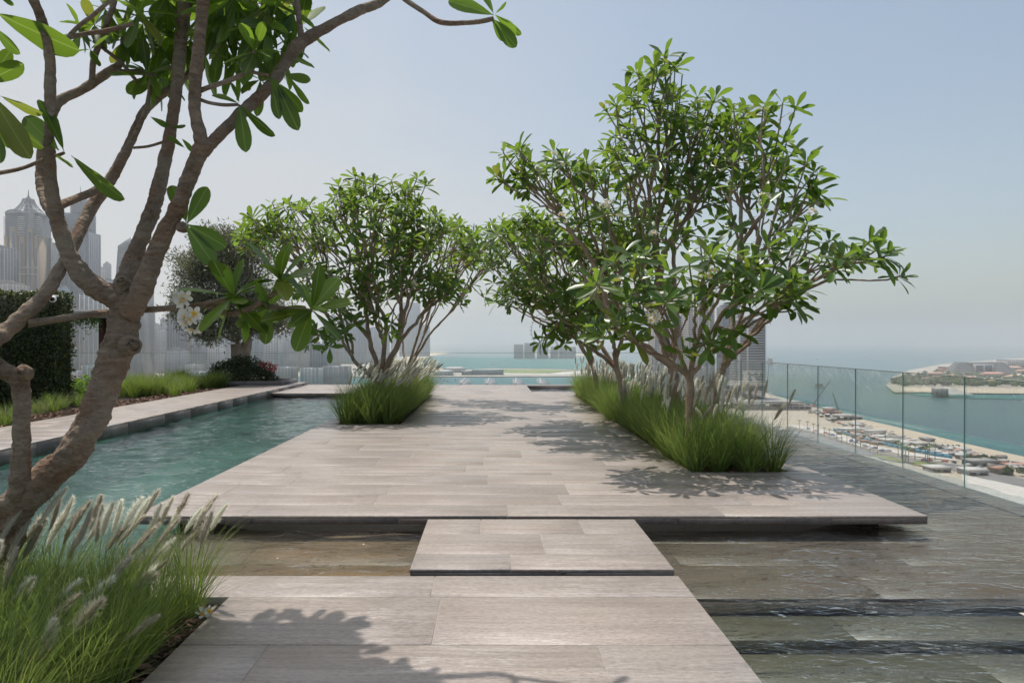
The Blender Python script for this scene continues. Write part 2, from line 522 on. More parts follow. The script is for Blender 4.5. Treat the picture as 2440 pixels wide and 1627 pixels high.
# ------------------------------------------------------------------ terrace: slabs, pool, planters
def cells(x0, x1, y0, y1, holes):
    ys = sorted({y0, y1, *[min(max(h[2], y0), y1) for h in holes], *[min(max(h[3], y0), y1) for h in holes]})
    out = []
    for a, b in zip(ys[:-1], ys[1:]):
        if b - a < 1e-6: continue
        xs = [(x0, x1)]
        for h in holes:
            if h[2] < (a + b) / 2 < h[3]:
                nx = []
                for p, q in xs:
                    if h[1] <= p or h[0] >= q: nx.append((p, q)); continue
                    if h[0] > p: nx.append((p, h[0]))
                    if h[1] < q: nx.append((h[1], q))
                xs = nx
        out += [(p, q, a, b) for p, q in xs]
    return out


tile_cache = {}


def tile(parent, x0, x1, y0, y1, z0, z1, mat, name='tile', b=0.0025):
    w, d, h = round(x1 - x0, 3), round(y1 - y0, 3), round(z1 - z0, 3)
    key = (w, d, h, mat.name)
    if key not in tile_cache:
        me = MB().bbox(-w / 2, w / 2, -d / 2, d / 2, 0, h, b)
        o = me.build(name, mat)
        tile_cache[key] = o.data
        col.objects.unlink(o); bpy.data.objects.remove(o)
    o = bpy.data.objects.new(name, tile_cache[key])
    o.location = ((x0 + x1) / 2 - parent.location.x, (y0 + y1) / 2 - parent.location.y, z0 - parent.location.z)
    return link(o, parent)


def paving(parent, x0, x1, y0, y1, ztop, holes, mat, rows=(0.46, 0.545, 0.345, 0.6), lens=(1.4, 2.5), gap=0.0045, th=0.026, uneven=0.001, breaks=None, seed=1):
    rr = random.Random(seed)
    y = y0; ys = [y0]; i = 0
    hs = sorted({h[2] for h in holes} | {h[3] for h in holes})
    while y < y1 - 1e-6:
        h = breaks[i] if breaks and i < len(breaks) else rr.choice(rows)
        ny = y + h
        for e in hs:
            if y + 0.12 < e < ny + 0.14: ny = e
        if ny > y1 - 0.14: ny = y1
        ys.append(ny); y = ny; i += 1
    for k, (a, b) in enumerate(zip(ys[:-1], ys[1:])):
        for p, q, _, _ in cells(x0, x1, a, b, [(h[0], h[1], h[2] - 1e-4, h[3] + 1e-4) for h in holes if h[2] < (a + b) / 2 < h[3]]):
            if b - a < 0.02: continue
            x = p
            first = True
            while x < q - 1e-6:
                L = round(rr.uniform(*lens) * (rr.uniform(0.3, 1.0) if first else 1.0), 2); first = False
                nx = x + L
                if nx > q - 0.3: nx = q
                dz = rr.uniform(-uneven, uneven)
                g = gap / 2
                tile(parent, x + (g if x > p else 0), nx - (g if nx < q else 0), a + (g if k else 0), b - g, ztop - th + dz, ztop + dz, mat)
                x = nx


def slab(name, rects, ztop, thick, mat):
    mb = MB()
    for p, q, a, b in rects:
        mb.box(p, q, a, b, ztop - thick, ztop)
    return tag(mb.build(name, mat), kind='structure')


ZW = -0.13                                    # water level
PX0, PX1, PY0, PY1 = -3.3, 4.0, 6.27, 21.08
LBED = (-3.0, -1.78, 13.2, 20.6)
RBED = (2.45, 3.65, 8.37, 20.6)
FBED = (-3.55, -1.65, 1.3, 4.28)
e = 0.021
# main platform
holes = [LBED, RBED]
plat = slab('main_platform', cells(PX0 + e, PX1 - e, PY0 + e, PY1 - e, holes), -0.0035, 0.072, M['grout'])
paving(plat, PX0, PX1, PY0, PY1, 0.0, holes, M['stone'], breaks=[0.42, 0.46, 0.5], seed=4, th=0.0035 + 0.02)
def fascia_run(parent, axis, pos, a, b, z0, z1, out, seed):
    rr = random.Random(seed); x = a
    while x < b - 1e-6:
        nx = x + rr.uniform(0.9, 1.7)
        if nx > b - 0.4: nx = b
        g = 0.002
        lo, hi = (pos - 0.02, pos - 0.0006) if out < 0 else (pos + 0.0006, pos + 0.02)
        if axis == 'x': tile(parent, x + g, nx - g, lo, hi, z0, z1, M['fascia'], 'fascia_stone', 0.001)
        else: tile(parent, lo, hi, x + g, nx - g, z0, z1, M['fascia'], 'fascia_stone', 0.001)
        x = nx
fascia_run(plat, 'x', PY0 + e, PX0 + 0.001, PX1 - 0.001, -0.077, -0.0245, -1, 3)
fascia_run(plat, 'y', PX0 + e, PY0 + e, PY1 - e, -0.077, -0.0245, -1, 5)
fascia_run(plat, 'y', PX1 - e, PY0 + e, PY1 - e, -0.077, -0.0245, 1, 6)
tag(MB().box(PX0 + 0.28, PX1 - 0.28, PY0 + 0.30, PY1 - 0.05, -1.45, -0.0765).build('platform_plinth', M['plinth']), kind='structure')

# stepping slab
step = slab('stepping_slab', [(-0.58 + e, 1.28 - e, 4.80 + e, 6.15 - e)], -0.0035, 0.068, M['grout'])
paving(step, -0.58, 1.28, 4.80, 6.15, 0.0, [], M['stone'], breaks=[0.345, 0.545, 0.46], lens=(0.85, 1.2), seed=21, th=0.0235)
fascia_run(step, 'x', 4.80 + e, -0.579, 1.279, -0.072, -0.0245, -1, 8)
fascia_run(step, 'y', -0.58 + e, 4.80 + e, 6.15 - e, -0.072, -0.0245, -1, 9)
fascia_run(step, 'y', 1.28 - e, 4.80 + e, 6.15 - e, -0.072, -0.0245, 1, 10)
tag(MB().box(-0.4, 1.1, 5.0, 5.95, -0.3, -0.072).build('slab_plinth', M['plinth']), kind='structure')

# near terrace
near = slab('near_terrace', cells(-3.75 + e, 1.27 - e, -2.0, 4.665 - e, [FBED]), -0.0035, 0.09, M['grout'])
paving(near, -3.75, 1.27, -2.0, 4.665, 0.0, [FBED], M['stone'], rows=(0.6, 0.46, 0.72), lens=(1.1, 1.9), seed=33, th=0.0235,
       breaks=[0.7, 0.6, 0.7, 0.6, 0.7, 0.56, 0.22, 0.205])
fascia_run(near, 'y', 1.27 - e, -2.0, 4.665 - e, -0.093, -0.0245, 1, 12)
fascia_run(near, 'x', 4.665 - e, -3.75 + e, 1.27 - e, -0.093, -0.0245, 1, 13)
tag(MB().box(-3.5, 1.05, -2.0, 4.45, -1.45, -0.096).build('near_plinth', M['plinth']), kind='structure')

# walkway left of the pool, a step higher
WX0, WX1 = -8.6, -6.83
walk = slab('walkway', [(WX0 + e, WX1 - e, 1.0, 25.2)], 0.0965, 0.235, M['grout'])
paving(walk, WX0, WX1, 1.0, 25.2, 0.10, [], M['stone'], rows=(0.46, 0.6), lens=(0.8, 1.3), seed=41, th=0.0235)
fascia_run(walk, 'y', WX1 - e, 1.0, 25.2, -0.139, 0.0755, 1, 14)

# back terrace with the dark recess
BX1 = 4.0
REC = (1.25, 3.9, 21.75, 24.95)
back = slab('back_terrace', cells(WX1 + 0.02, BX1, 21.115 + e, 25.42, [REC]), -0.0035, 0.09, M['grout'])
paving(back, WX1 + 0.004, BX1, 21.115, 25.42, 0.0, [REC], M['stone'], rows=(0.6, 0.72), lens=(1.2, 2.0), seed=51, th=0.0235)
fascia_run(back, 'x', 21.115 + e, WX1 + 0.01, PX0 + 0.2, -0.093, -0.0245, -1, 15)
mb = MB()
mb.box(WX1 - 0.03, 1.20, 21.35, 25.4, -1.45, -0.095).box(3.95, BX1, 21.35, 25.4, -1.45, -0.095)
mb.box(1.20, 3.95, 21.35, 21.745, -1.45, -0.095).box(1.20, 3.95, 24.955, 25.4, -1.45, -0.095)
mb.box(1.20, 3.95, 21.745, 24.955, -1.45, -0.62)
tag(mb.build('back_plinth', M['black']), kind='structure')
tag(MB().box(REC[0] + .001, REC[1] - .001, REC[3] - .012, REC[3] - .001, -.6, -.024).box(REC[0] + .001, REC[0] + .012, REC[2] + .001, REC[3] - .013, -.6, -.024).build('recess_lining', M['black']), kind='structure')

# pool shell
mb = MB()
mb.box(WX1 + 0.001, PX0 + 0.28, 0.5, 21.35, -1.45, -0.95)
mb.box(WX1 - 0.3, WX1 - 0.03, 0.5, 21.35, -1.45, -0.1395)
tag(mb.build('pool_basin', M['pooltile']), kind='structure')

# shallow water floor: laid slabs, and steps going down to the right of the near terrace
floor = tag(MB().box(PX0 + 0.281, 5.93, 4.84, 25.9, -0.32, -0.2465).build('shallow_floor', M['wetstone']), kind='structure')
paving(floor, PX0 + 0.281, -0.2, 4.84, 6.56, -0.22, [], M['amber'], rows=(0.6, 0.72), lens=(1.3, 2.2), seed=63, gap=0.004)
paving(floor, -0.194, 5.93, 4.84, 6.56, -0.22, [], M['wetstone'], rows=(0.6, 0.72), lens=(1.3, 2.2), seed=61, gap=0.004)
paving(floor, PX1 - 0.27, 5.93, 6.57, 25.9, -0.22, [], M['wetstone'], rows=(0.6, 0.72, 0.9), lens=(1.3, 2.2), seed=62, gap=0.004)
s1 = tag(MB().box(1.06, 5.93, -1.0, 4.835, -1.5, -0.4465).build('lower_steps', M['greenstone']), kind='structure')
def stair(y0, y1, z, sd, m):
    rr = random.Random(sd); x = 1.06
    while x < 5.93 - 1e-6:
        nx = x + rr.uniform(1.2, 2.0)
        if nx > 5.4: nx = 5.93
        tile(s1, x + .003, nx - .003, y0 + .002, y1 - .002, -0.446, z, m, 'step_stone', 0.004)
        x = nx
stair(4.43, 4.835, -0.335, 1, M['greenstone'])
stair(4.02, 4.43, -0.42, 2, M['greenstone'])
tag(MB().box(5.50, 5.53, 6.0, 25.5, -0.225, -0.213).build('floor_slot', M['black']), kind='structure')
mbw = MB()
nx_, ny_ = 2, 2
gw = np.random.default_rng(9)
nxw, nyw = 340, 660
xw, yw_ = np.meshgrid(np.linspace(WX1 - 0.02, 5.872, nxw), np.linspace(2.0, 25.3, nyw))
zl, zr = np.zeros_like(xw), np.zeros_like(xw)
for k in range(46):
    lam = gw.uniform(0.14, 0.75); an = math.pi / 2 + gw.normal(0, 0.55); ph = gw.uniform(0, 6.28)
    kx, ky = 2 * math.pi / lam * math.cos(an), 2 * math.pi / lam * math.sin(an)
    zl += 0.0056 * lam * np.sin(kx * xw + ky * yw_ + ph + 0.8 * np.sin(0.9 * xw * math.sin(k) + 0.7 * yw_))
for k in range(30):
    lam = gw.uniform(0.12, 0.5); an = math.pi / 2 + gw.normal(0.05, 0.22); ph = gw.uniform(0, 6.28)
    kx, ky = 2 * math.pi / lam * math.cos(an), 2 * math.pi / lam * math.sin(an)
    zr += 0.0075 * lam * np.sin(kx * xw + ky * yw_ + ph + 0.9 * np.sin(0.8 * xw + 0.5 * yw_ * math.cos(k)))
lf = 1 / (1 + np.exp((xw + 2.4) * 3.0))
zw_ = ZW + lf * zl * (0.85 + 0.35 * np.sin(0.45 * yw_ + 0.6 * xw)) + (1 - lf) * zr * (0.8 + 0.45 * np.sin(0.5 * xw + 0.33 * yw_))
Vw = np.stack([xw, yw_, zw_], -1).reshape(-1, 3)
iw = np.arange(nxw * nyw).reshape(nyw, nxw)
Qw = np.stack([iw[:-1, :-1], iw[:-1, 1:], iw[1:, 1:], iw[1:, :-1]], -1).reshape(-1, 4)
tag(link(bpy.data.objects.new('pool_water', mesh_np('pool_water', Vw, [Qw], M['water'], True))), kind='structure')
tag(MB().box(-30, 5.93, -6, 25.9, -100.0, -1.452).build('terrace_base', M['plinth']), kind='structure')
tag(MB().box(-30, WX0 + 0.02, 0.0, 25.4, -1.45, 0.04).build('planting_bed_soil', M['soil']), kind='structure')


# ------------------------------------------------------------------ planter soil and bark mulch
def set_rnd(me, vals):
    a = me.attributes.new('rnd', 'FLOAT', 'FACE')
    a.data.foreach_set('value', np.asarray(vals, dtype=np.float32))


def mulch(x0, x1, y0, y1, z, n, size, seed, name='bark_mulch'):
    g = np.random.default_rng(seed)
    c = np.stack([g.uniform(x0, x1, n), g.uniform(y0, y1, n), z + g.uniform(0, 0.03, n)], 1)
    yaw = g.uniform(0, 6.28, n); pit = g.normal(0, 0.35, n)
    a = np.stack([np.cos(yaw) * np.cos(pit), np.sin(yaw) * np.cos(pit), np.sin(pit)], 1)
    b = np.stack([-np.sin(yaw), np.cos(yaw), g.normal(0, 0.3, n)], 1)
    nn = np.cross(a, b)
    L = size * g.uniform(0.5, 1.5, n)[:, None]; W = L * g.uniform(0.25, 0.55, n)[:, None]; H = L * 0.12
    sg = np.array([[-1, -1, -1], [1, -1, -1], [1, 1, -1], [-1, 1, -1], [-1, -1, 1], [1, -1, 1], [1, 1, 1], [-1, 1, 1]])
    V = c[:, None, :] + sg[None, :, 0:1] * (a * L)[:, None, :] * 0.5 + sg[None, :, 1:2] * (b * W)[:, None, :] * 0.5 + sg[None, :, 2:3] * (nn * H)[:, None, :] * 0.5
    Q = (np.arange(n) * 8)[:, None, None] + np.array(MB.BQ)[None]
    me = mesh_np(name, V.reshape(-1, 3), [Q.reshape(-1, 4)], M['mulch'])
    set_rnd(me, np.repeat(g.random(n), 6))
    o = link(bpy.data.objects.new(name, me))
    return tag(o, kind='stuff')


for nm, bed, nch, sz in (('near_planter_soil', FBED, 2600, 0.055), ('left_planter_soil', LBED, 1500, 0.06), ('right_planter_soil', RBED, 2600, 0.055)):
    x0, x1, y0, y1 = bed
    mb = MB().box(x0 + .001, x1 - .001, y0 + .001, y1 - .001, -0.09, -0.05)
    tag(mb.build(nm, M['soil']), kind='structure')
    o = mulch(x0 + 0.03, x1 - 0.03, y0 + 0.03, min(y1 - 0.03, y0 + 8), -0.045, nch, sz, nch + int(y0 * 10))
    tag(o, {'near_planter_soil': 'brown bark mulch in the planter by the near tree', 'left_planter_soil': 'brown bark mulch in the planter beside the green pool',
            'right_planter_soil': 'brown bark mulch in the long right planter'}[nm], 'mulch')
o = mulch(-9.6, WX0 - 0.02, 8, 24, 0.045, 1800, 0.07, 77)
tag(o, 'brown bark mulch along the far side of the left walkway', 'mulch')

# ------------------------------------------------------------------ glass balustrades
def balustrade(name, label, pts, ztop, zbot, thick=0.012):
    root = thing(name, label, 'balustrade', (pts[0][0], pts[0][1], zbot))
    for (a, b) in zip(pts[:-1], pts[1:]):
        a, b = np.array(a, float), np.array(b, float)
        d = (b - a) / np.linalg.norm(b - a); nrm = np.array([-d[1], d[0]])
        p, q = a + d * 0.004, b - d * 0.004
        V, t = [], thick / 2
        for z in (zbot, ztop):
            for w, s_ in ((p, -1), (q, -1), (q, 1), (p, 1)):
                xy = w + nrm * t * s_
                V.append([xy[0], xy[1], z])
        mbp = MB().add(V, [MB.BQ[2], MB.BQ[4]], m=0)
        mbp.add(V, [MB.BQ[0], MB.BQ[1], MB.BQ[3], MB.BQ[5]], m=1)
        mbp.build('glass_panel', [M['glass'], M['glassedge']], root, loc=root.location)
    a, b = np.array(pts[0], float), np.array(pts[-1], float)
    d = (b - a) / np.linalg.norm(b - a); nrm = np.array([-d[1], d[0]]) * 0.008
    V = []
    for z in (ztop + 0.001, ztop + 0.012):
        for w, s_ in ((a, -1), (b, -1), (b, 1), (a, 1)):
            V.append([*(w + nrm * s_), z])
    MB().add(V, MB.BQ).build('cap_rail', M['steel'], root, loc=root.location)
    return root


XR = 5.90
balustrade('glass_balustrade', 'frameless glass balustrade with thin cap along the right water edge', [(XR, 8.53 - 1.28 * 7 + 1.28 * k) for k in range(21)], 1.15, -0.215)
balustrade('glass_balustrade', 'frameless glass balustrade across the far end of the terrace', [(XR - 0.02 - 1.55 * k, 25.46) for k in range(17)][::-1], 1.17, -0.1)
# ------------------------------------------------------------------ leaves
def leaf_template(st, prof, width, fold, curl, wave=0.0):
    V, UV = [], []
    for i, (t, w) in enumerate(zip(st, prof)):
        h = -curl * t * t
        wv = wave * math.sin(i * 2.1)
        V += [[-w * width, t, h + fold * w * width + wv], [0, t, h], [w * width, t, h + fold * w * width - wv]]
        UV += [[-w * 2, t], [0, t], [w * 2, t]]
    Q = []
    for i in range(len(st) - 1):
        a = 3 * i
        Q += [[a, a + 1, a + 4, a + 3], [a + 1, a + 2, a + 5, a + 4]]
    return np.array(V), np.array(Q), np.array(UV)


ST5 = [0, .12, .4, .68, .9, 1.0]
PR5 = [.03, .10, .36, .50, .34, .04]
LEAFS = [leaf_template(ST5, PR5, 0.33, 0.32, 0.10, 0.004), leaf_template(ST5, PR5, 0.30, 0.2, 0.24, -0.006), leaf_template(ST5, PR5, 0.37, 0.45, 0.02, 0.006)]
ST9 = [0, .05, .13, .26, .42, .58, .73, .86, .95, 1.0]
PR9 = [.035, .05, .13, .27, .40, .485, .50, .42, .26, .05]
LEAFB = [leaf_template(ST9, PR9, 0.33, 0.25, 0.07, 0.006), leaf_template(ST9, PR9, 0.30, 0.4, 0.2, -0.008), leaf_template(ST9, PR9, 0.37, 0.15, -0.05, 0.008)]


def leaf_mesh(name, tpl, mat, smooth=True):
    me = mesh_np(name, tpl[0], [tpl[1]], mat, smooth)
    uvl = me.uv_layers.new(name='UVMap')
    idx = np.zeros(len(me.loops), dtype=np.int32); me.loops.foreach_get('vertex_index', idx)
    uvl.data.foreach_set('uv', tpl[2][idx].astype(np.float32).ravel())
    return me


LEAF_ME = [leaf_mesh('leaf', t, M['leaf']) for t in LEAFS]
LEAFB_ME = [leaf_mesh('leaf', t, M['leafbig']) for t in LEAFB]


def unit(v):
    v = np.asarray(v, dtype=float)
    return v / (np.linalg.norm(v, axis=-1, keepdims=True) + 1e-12)


def frames(a, n):
    a = unit(a); n = n - a * np.sum(a * n, -1, keepdims=True); n = unit(n)
    return np.cross(a, n), a, n


def join_leaves(name, p, a, n, L, tpls, var, mat, parent=None, loc=(0, 0, 0), seed=0):
    """many leaves as one mesh"""
    x, a, n = frames(a, n)
    Vs, Qs, k0, cnt = [], [], 0, 0
    for v in range(len(tpls)):
        s = var == v
        if not s.any(): continue
        T, Q, _ = tpls[v]
        W = p[s][:, None, :] + L[s][:, None, None] * (T[None, :, 0:1] * x[s][:, None, :] + T[None, :, 1:2] * a[s][:, None, :] + T[None, :, 2:3] * n[s][:, None, :])
        m_ = s.sum()
        Vs.append(W.reshape(-1, 3))
        Qs.append(((np.arange(m_) * len(T))[:, None, None] + Q[None]).reshape(-1, 4) + k0)
        k0 += m_ * len(T); cnt += m_
    V = np.concatenate(Vs) - np.asarray(loc, float)
    Q = np.concatenate(Qs)
    me = mesh_np(name, V, [Q], mat, True)
    per = len(Q) // cnt
    set_rnd(me, np.repeat(np.random.default_rng(seed).random(cnt), per))
    o = bpy.data.objects.new(name, me)
    return link(o, parent)


def leaf_objects(p, a, n, L, meshes, var, parent, loc):
    x, a, n = frames(a, n)
    loc = np.asarray(loc, float)
    for i in range(len(p)):
        o = bpy.data.objects.new('leaf', meshes[var[i]])
        q, l = p[i] - loc, L[i]
        o.matrix_basis = Matrix(((x[i][0] * l, a[i][0] * l, n[i][0] * l, q[0]), (x[i][1] * l, a[i][1] * l, n[i][1] * l, q[1]), (x[i][2] * l, a[i][2] * l, n[i][2] * l, q[2]), (0, 0, 0, 1)))
        link(o, parent)


def rosettes(tips, dirs, g, per=(7, 12), L=(0.21, 0.35), droop=0.22):
    p, a, n, ln = [], [], [], []
    for T, D in zip(tips, dirs):
        D = unit(D + np.array([0, 0, 0.25]))
        e1 = unit(np.cross(D, [0.3, 0.5, 0.81])); e2 = np.cross(D, e1)
        m_ = g.integers(per[0], per[1] + 1); ph = g.uniform(0, 6.28)
        sc = g.uniform(0.8, 1.12)
        for k in range(m_):
            az = ph + k * 2.39996 + g.normal(0, 0.2)
            f = k / m_
            th = math.radians(100 - 72 * f + g.normal(0, 12))
            rad = math.cos(az) * e1 + math.sin(az) * e2
            d = math.cos(th) * D + math.sin(th) * rad
            d[2] -= droop * (1 - f) * g.uniform(0.3, 1.4)
            nn = math.sin(th) * D - math.cos(th) * rad + g.normal(0, 0.25, 3)
            p.append(T - D * 0.05 * (1 - f) + rad * 0.008); a.append(d); n.append(nn)
            ln.append(sc * g.uniform(*L) * (1.0 - 0.3 * max(0, f - 0.6) / 0.4))
    return np.array(p), np.array(a), np.array(n), np.array(ln)


# ------------------------------------------------------------------ branching
def hermite(p, q, t0, t1, n):
    s = np.linspace(0, 1, n)[:, None]
    L = np.linalg.norm(q - p)
    return (2 * s**3 - 3 * s**2 + 1) * p + (s**3 - 2 * s**2 + s) * t0 * L + (-2 * s**3 + 3 * s**2) * q + (s**3 - s**2) * t1 * L


def skeleton(p, d, tips, g, rt, pw, segs, ends, depth=0, rpar=None):
    n = len(tips)
    r0 = rt * n ** pw if rpar is None else min(rpar, rt * n ** pw * 1.12)
    if n == 1:
        q = tips[0]
        t1 = unit(unit(q - p) + np.array([0, 0, 0.55]))
        segs.append((hermite(p, q, unit(d) * 0.7, t1 * 0.8, 6), np.linspace(r0, rt * 0.9, 6)))
        ends.append((q, t1)); return
    k = 2 if (n < 5 or g.random() < 0.6) else 3
    if depth == 0: k = 4 if n > 60 else 3
    dv = unit(tips - p)
    c = dv[g.choice(n, k, replace=False)]
    for _ in range(5):
        lab = np.argmax(dv @ c.T, axis=1)
        for j in range(k):
            if (lab == j).any(): c[j] = unit(dv[lab == j].mean(0))
    for j in range(k):
        T = tips[lab == j]
        if len(T) == 0: continue
        cen = T.mean(0); v = cen - p; dist = np.linalg.norm(v)
        near_ = np.min(np.linalg.norm(T - p, axis=1))
        if len(T) == 1:
            skeleton(p, d, T, g, rt, pw, segs, ends, depth + 1, r0); continue
        f = g.uniform(0.30, 0.46) if depth else g.uniform(0.24, 0.36)
        ln = min(max(0.10, f * dist), near_ * 0.8)
        q = p + unit(unit(v) + g.normal(0, 0.16, 3) + np.array([0, 0, 0.06])) * ln
        t1 = unit(unit(q - p) + 0.5 * unit(cen - q) + np.array([0, 0, 0.15]))
        rq = rt * len(T) ** pw
        m_ = 5 if ln < 0.5 else 8
        cv = hermite(p, q, unit(unit(d) + unit(q - p)) * 0.8, t1 * 0.8, m_)
        cv[1:-1] += g.normal(0, 0.012 * min(1, ln * 2), (m_ - 2, 3))
        segs.append((cv, np.linspace(min(r0, rq * 1.15), rq, m_)))
        skeleton(q, t1, T, g, rt, pw, segs, ends, depth + 1, rq)


def lobe_tips(lobes, g):
    out = []
    for (u, v, ru, rv, y, ry, n) in lobes:
        c = P(u, v, y); rx, rz = ru / FPX * y, rv / FPX * y
        w = unit(g.normal(0, 1, (n * 3, 3)))
        w = w[w[:, 2] > -0.55][:n]
        rr_ = g.uniform(0.30, 1.0, len(w)) ** 0.55
        out.append(c + w * rr_[:, None] * np.array([rx, ry, rz]))
    T = np.concatenate(out)
    keep = []
    for i, t in enumerate(T):                    # keep them apart
        if all(np.sum((t - T[j]) ** 2) > 0.017 for j in keep):
            keep.append(i)
    return T[keep]


FL_T = leaf_template([0, .3, .62, .88, 1.0], [.10, .34, .5, .36, .06], 0.62, 0.3, -0.12)
FLOWER_ME = None
def flower_mesh():
    Vs, Qs, U, k = [], [], [], 0
    T, Q, UV = FL_T
    for i in range(5):
        an = i * 2 * math.pi / 5
        a = np.array([math.cos(an), math.sin(an), 0.28]); nn = np.array([-0.28 * math.cos(an), -0.28 * math.sin(an), 1.0])
        x, a, nn = frames(a, nn)
        nn2 = unit(nn + 0.35 * x); x2 = np.cross(a, nn2)
        Vs.append(T[:, 0:1] * x2 + T[:, 1:2] * a + T[:, 2:3] * nn2); Qs.append(Q + k); U.append(UV); k += len(T)
    return leaf_mesh('flower', (np.concatenate(Vs), np.concatenate(Qs), np.concatenate(U)), M['petal'])
FLOWER_ME = flower_mesh()


def flower_cluster(parent, c, g, n=9, r=0.085, fs=0.042, face=(0, -0.7, 0.7)):
    loc = np.array(parent.location)
    root = bpy.data.objects.new('flower_cluster', None)
    root.empty_display_size = 0.05
    root.location = Vector((c - loc).tolist())
    link(root, parent)
    face = unit(np.array(face, float))
    for i in range(n):
        w = unit(g.normal(0, 1, 3) + face * 1.1)
        o = bpy.data.objects.new('flower', FLOWER_ME)
        e1 = unit(np.cross(w, [0.2, 0.9, 0.3])); e2 = np.cross(w, e1)
        s_ = fs * g.uniform(0.85, 1.15)
        q = w * r * g.uniform(0.75, 1.0)
        o.matrix_basis = Matrix(((e1[0] * s_, e2[0] * s_, w[0] * s_, q[0]), (e1[1] * s_, e2[1] * s_, w[1] * s_, q[1]), (e1[2] * s_, e2[2] * s_, w[2] * s_, q[2]), (0, 0, 0, 1)))
        link(o, root)


def frangipani(label, trunk_px, y0, lobes, seed, rt=0.0085, pw=0.40, flowers=(), nobj=300, group='frangipani trees in the long planters', per=(7, 12), dense=.60):
    """trunk_px: list of (u,v,dy) from the soil up to the first fork"""
    g = np.random.default_rng(seed)
    tr = np.array([P(u, v, y0 + dy) for u, v, dy in trunk_px])
    tr[0][2] = -0.06
    root = thing('frangipani_tree', label, 'tree', (tr[0][0], tr[0][1], -0.05), group)
    loc = np.array(root.location)
    tips = lobe_tips([(a, b, c, d, e_, f, int(h * dense)) for a, b, c, d, e_, f, h in lobes], g)
    segs, ends = [], []
    cv = catmull(tr, 4 * len(tr)) if len(tr) > 2 else np.linspace(tr[0], tr[-1], 6)
    rtop = rt * len(tips) ** pw
    segs.append((cv, np.linspace(rtop * 1.35, rtop, len(cv))))
    skeleton(cv[-1], cv[-1] - cv[-2], tips, g, rt, pw, segs, ends, 0, rtop * 0.8)
    mb = MB()
    for c, r in segs:
        mb.tube(c, r, 10 if r[0] > 0.035 else (7 if r[0] > 0.016 else 5))
    mb.build('trunk', M['bark'], root, True, loc)
    T = np.array([e_[0] for e_ in ends]); D = np.array([e_[1] for e_ in ends])
    bare = g.random(len(T)) < 0.05
    p, a, n, L = rosettes(T[~bare], D[~bare], g, per)
    var = g.integers(0, 3, len(p))
    order = np.argsort(p[:, 1] - 0.25 * g.random(len(p)))
    near_, far_ = order[:nobj], order[nobj:]
    leaf_objects(p[near_], a[near_], n[near_], L[near_], LEAF_ME, var[near_], root, loc)
    if len(far_):
        o = join_leaves('crown', p[far_], a[far_], n[far_], L[far_], LEAFS, var[far_], M['leaf'], root, loc, seed)
        tag(o, kind='stuff')
    for (u, v, y, nn, r) in flowers:
        c = P(u, v, y)                                   # on the nearest shoot towards the viewer
        i_ = int(np.argmin(np.sum(((T - c) * [1, .45, 1]) ** 2, 1)))
        flower_cluster(root, T[i_] + D[i_] * .05 + np.array([0, -.06, .03]), g, nn, r)
    return root


# right planter: five trees
frangipani('tallest frangipani with a thick trunk and spired crown in the right planter', [(1612, 985, 0), (1609, 940, 0.0), (1607, 905, .02), (1603, 878, .05)], 11.6,
           [(1560, 220, 80, 80, 12.0, .9, 40), (1580, 330, 190, 100, 12.0, 1.5, 90), (1690, 330, 110, 70, 12.0, 1.2, 36), (1500, 470, 250, 120, 12.0, 1.9, 110), (1320, 430, 110, 80, 11.6, 1.2, 54), (1225, 400, 55, 55, 11.6, .6, 16), (1420, 570, 170, 90, 11.0, 1.3, 56), (1640, 520, 120, 100, 12.0, 1.3, 44)],
           101, 0.0122, 0.345, [(1430, 235, 11.4, 7, .07), (1660, 270, 11.3, 8, .08), (1300, 372, 10.9, 7, .07), (1440, 512, 9.9, 11, .10), (1393, 518, 10.0, 9, .08), (1330, 410, 10.5, 6, .06), (1520, 560, 10.0, 7, .07)], per=(6, 10))
frangipani('frangipani leaning right with wide limbs over the water, right planter', [(1700, 1010, 0), (1703, 960, 0), (1712, 905, -.05), (1722, 880, -.1)], 9.9,
           [(1800, 320, 105, 70, 10.8, 1.0, 46), (1770, 420, 120, 90, 10.6, 1.1, 44), (1880, 450, 80, 80, 10.0, .8, 24), (1960, 455, 40, 40, 9.8, .3, 6), (2020, 605, 110, 46, 8.5, .6, 26), (1900, 630, 120, 55, 8.7, .7, 22), (2100, 650, 50, 45, 8.5, .4, 8), (1830, 550, 110, 80, 9.8, 1.0, 24)],
           102, 0.0122, 0.33, [(1870, 447, 9.2, 8, .09), (1930, 495, 9.0, 6, .07), (1815, 520, 8.9, 8, .08)], per=(6, 10))
frangipani('low frangipani with a wide fork close above the grass, front of the right planter', [(1642, 1060, 0), (1644, 990, 0), (1645, 908, 0)], 9.1,
           [(1770, 700, 140, 90, 8.4, .8, 32), (1850, 720, 90, 60, 8.4, .5, 14), (1560, 745, 100, 90, 8.2, .6, 26), (1720, 820, 50, 50, 8.4, .35, 9), (1470, 800, 95, 50, 8.4, .5, 18), (1640, 650, 120, 90, 8.5, .8, 26), (1480, 670, 120, 80, 8.5, .8, 26), (1620, 840, 20, 25, 8.6, .15, 3)],
           103, 0.0112, 0.36, [(1580, 782, 7.8, 15, .105), (1712, 650, 8.0, 5, .06)], per=(6, 11))
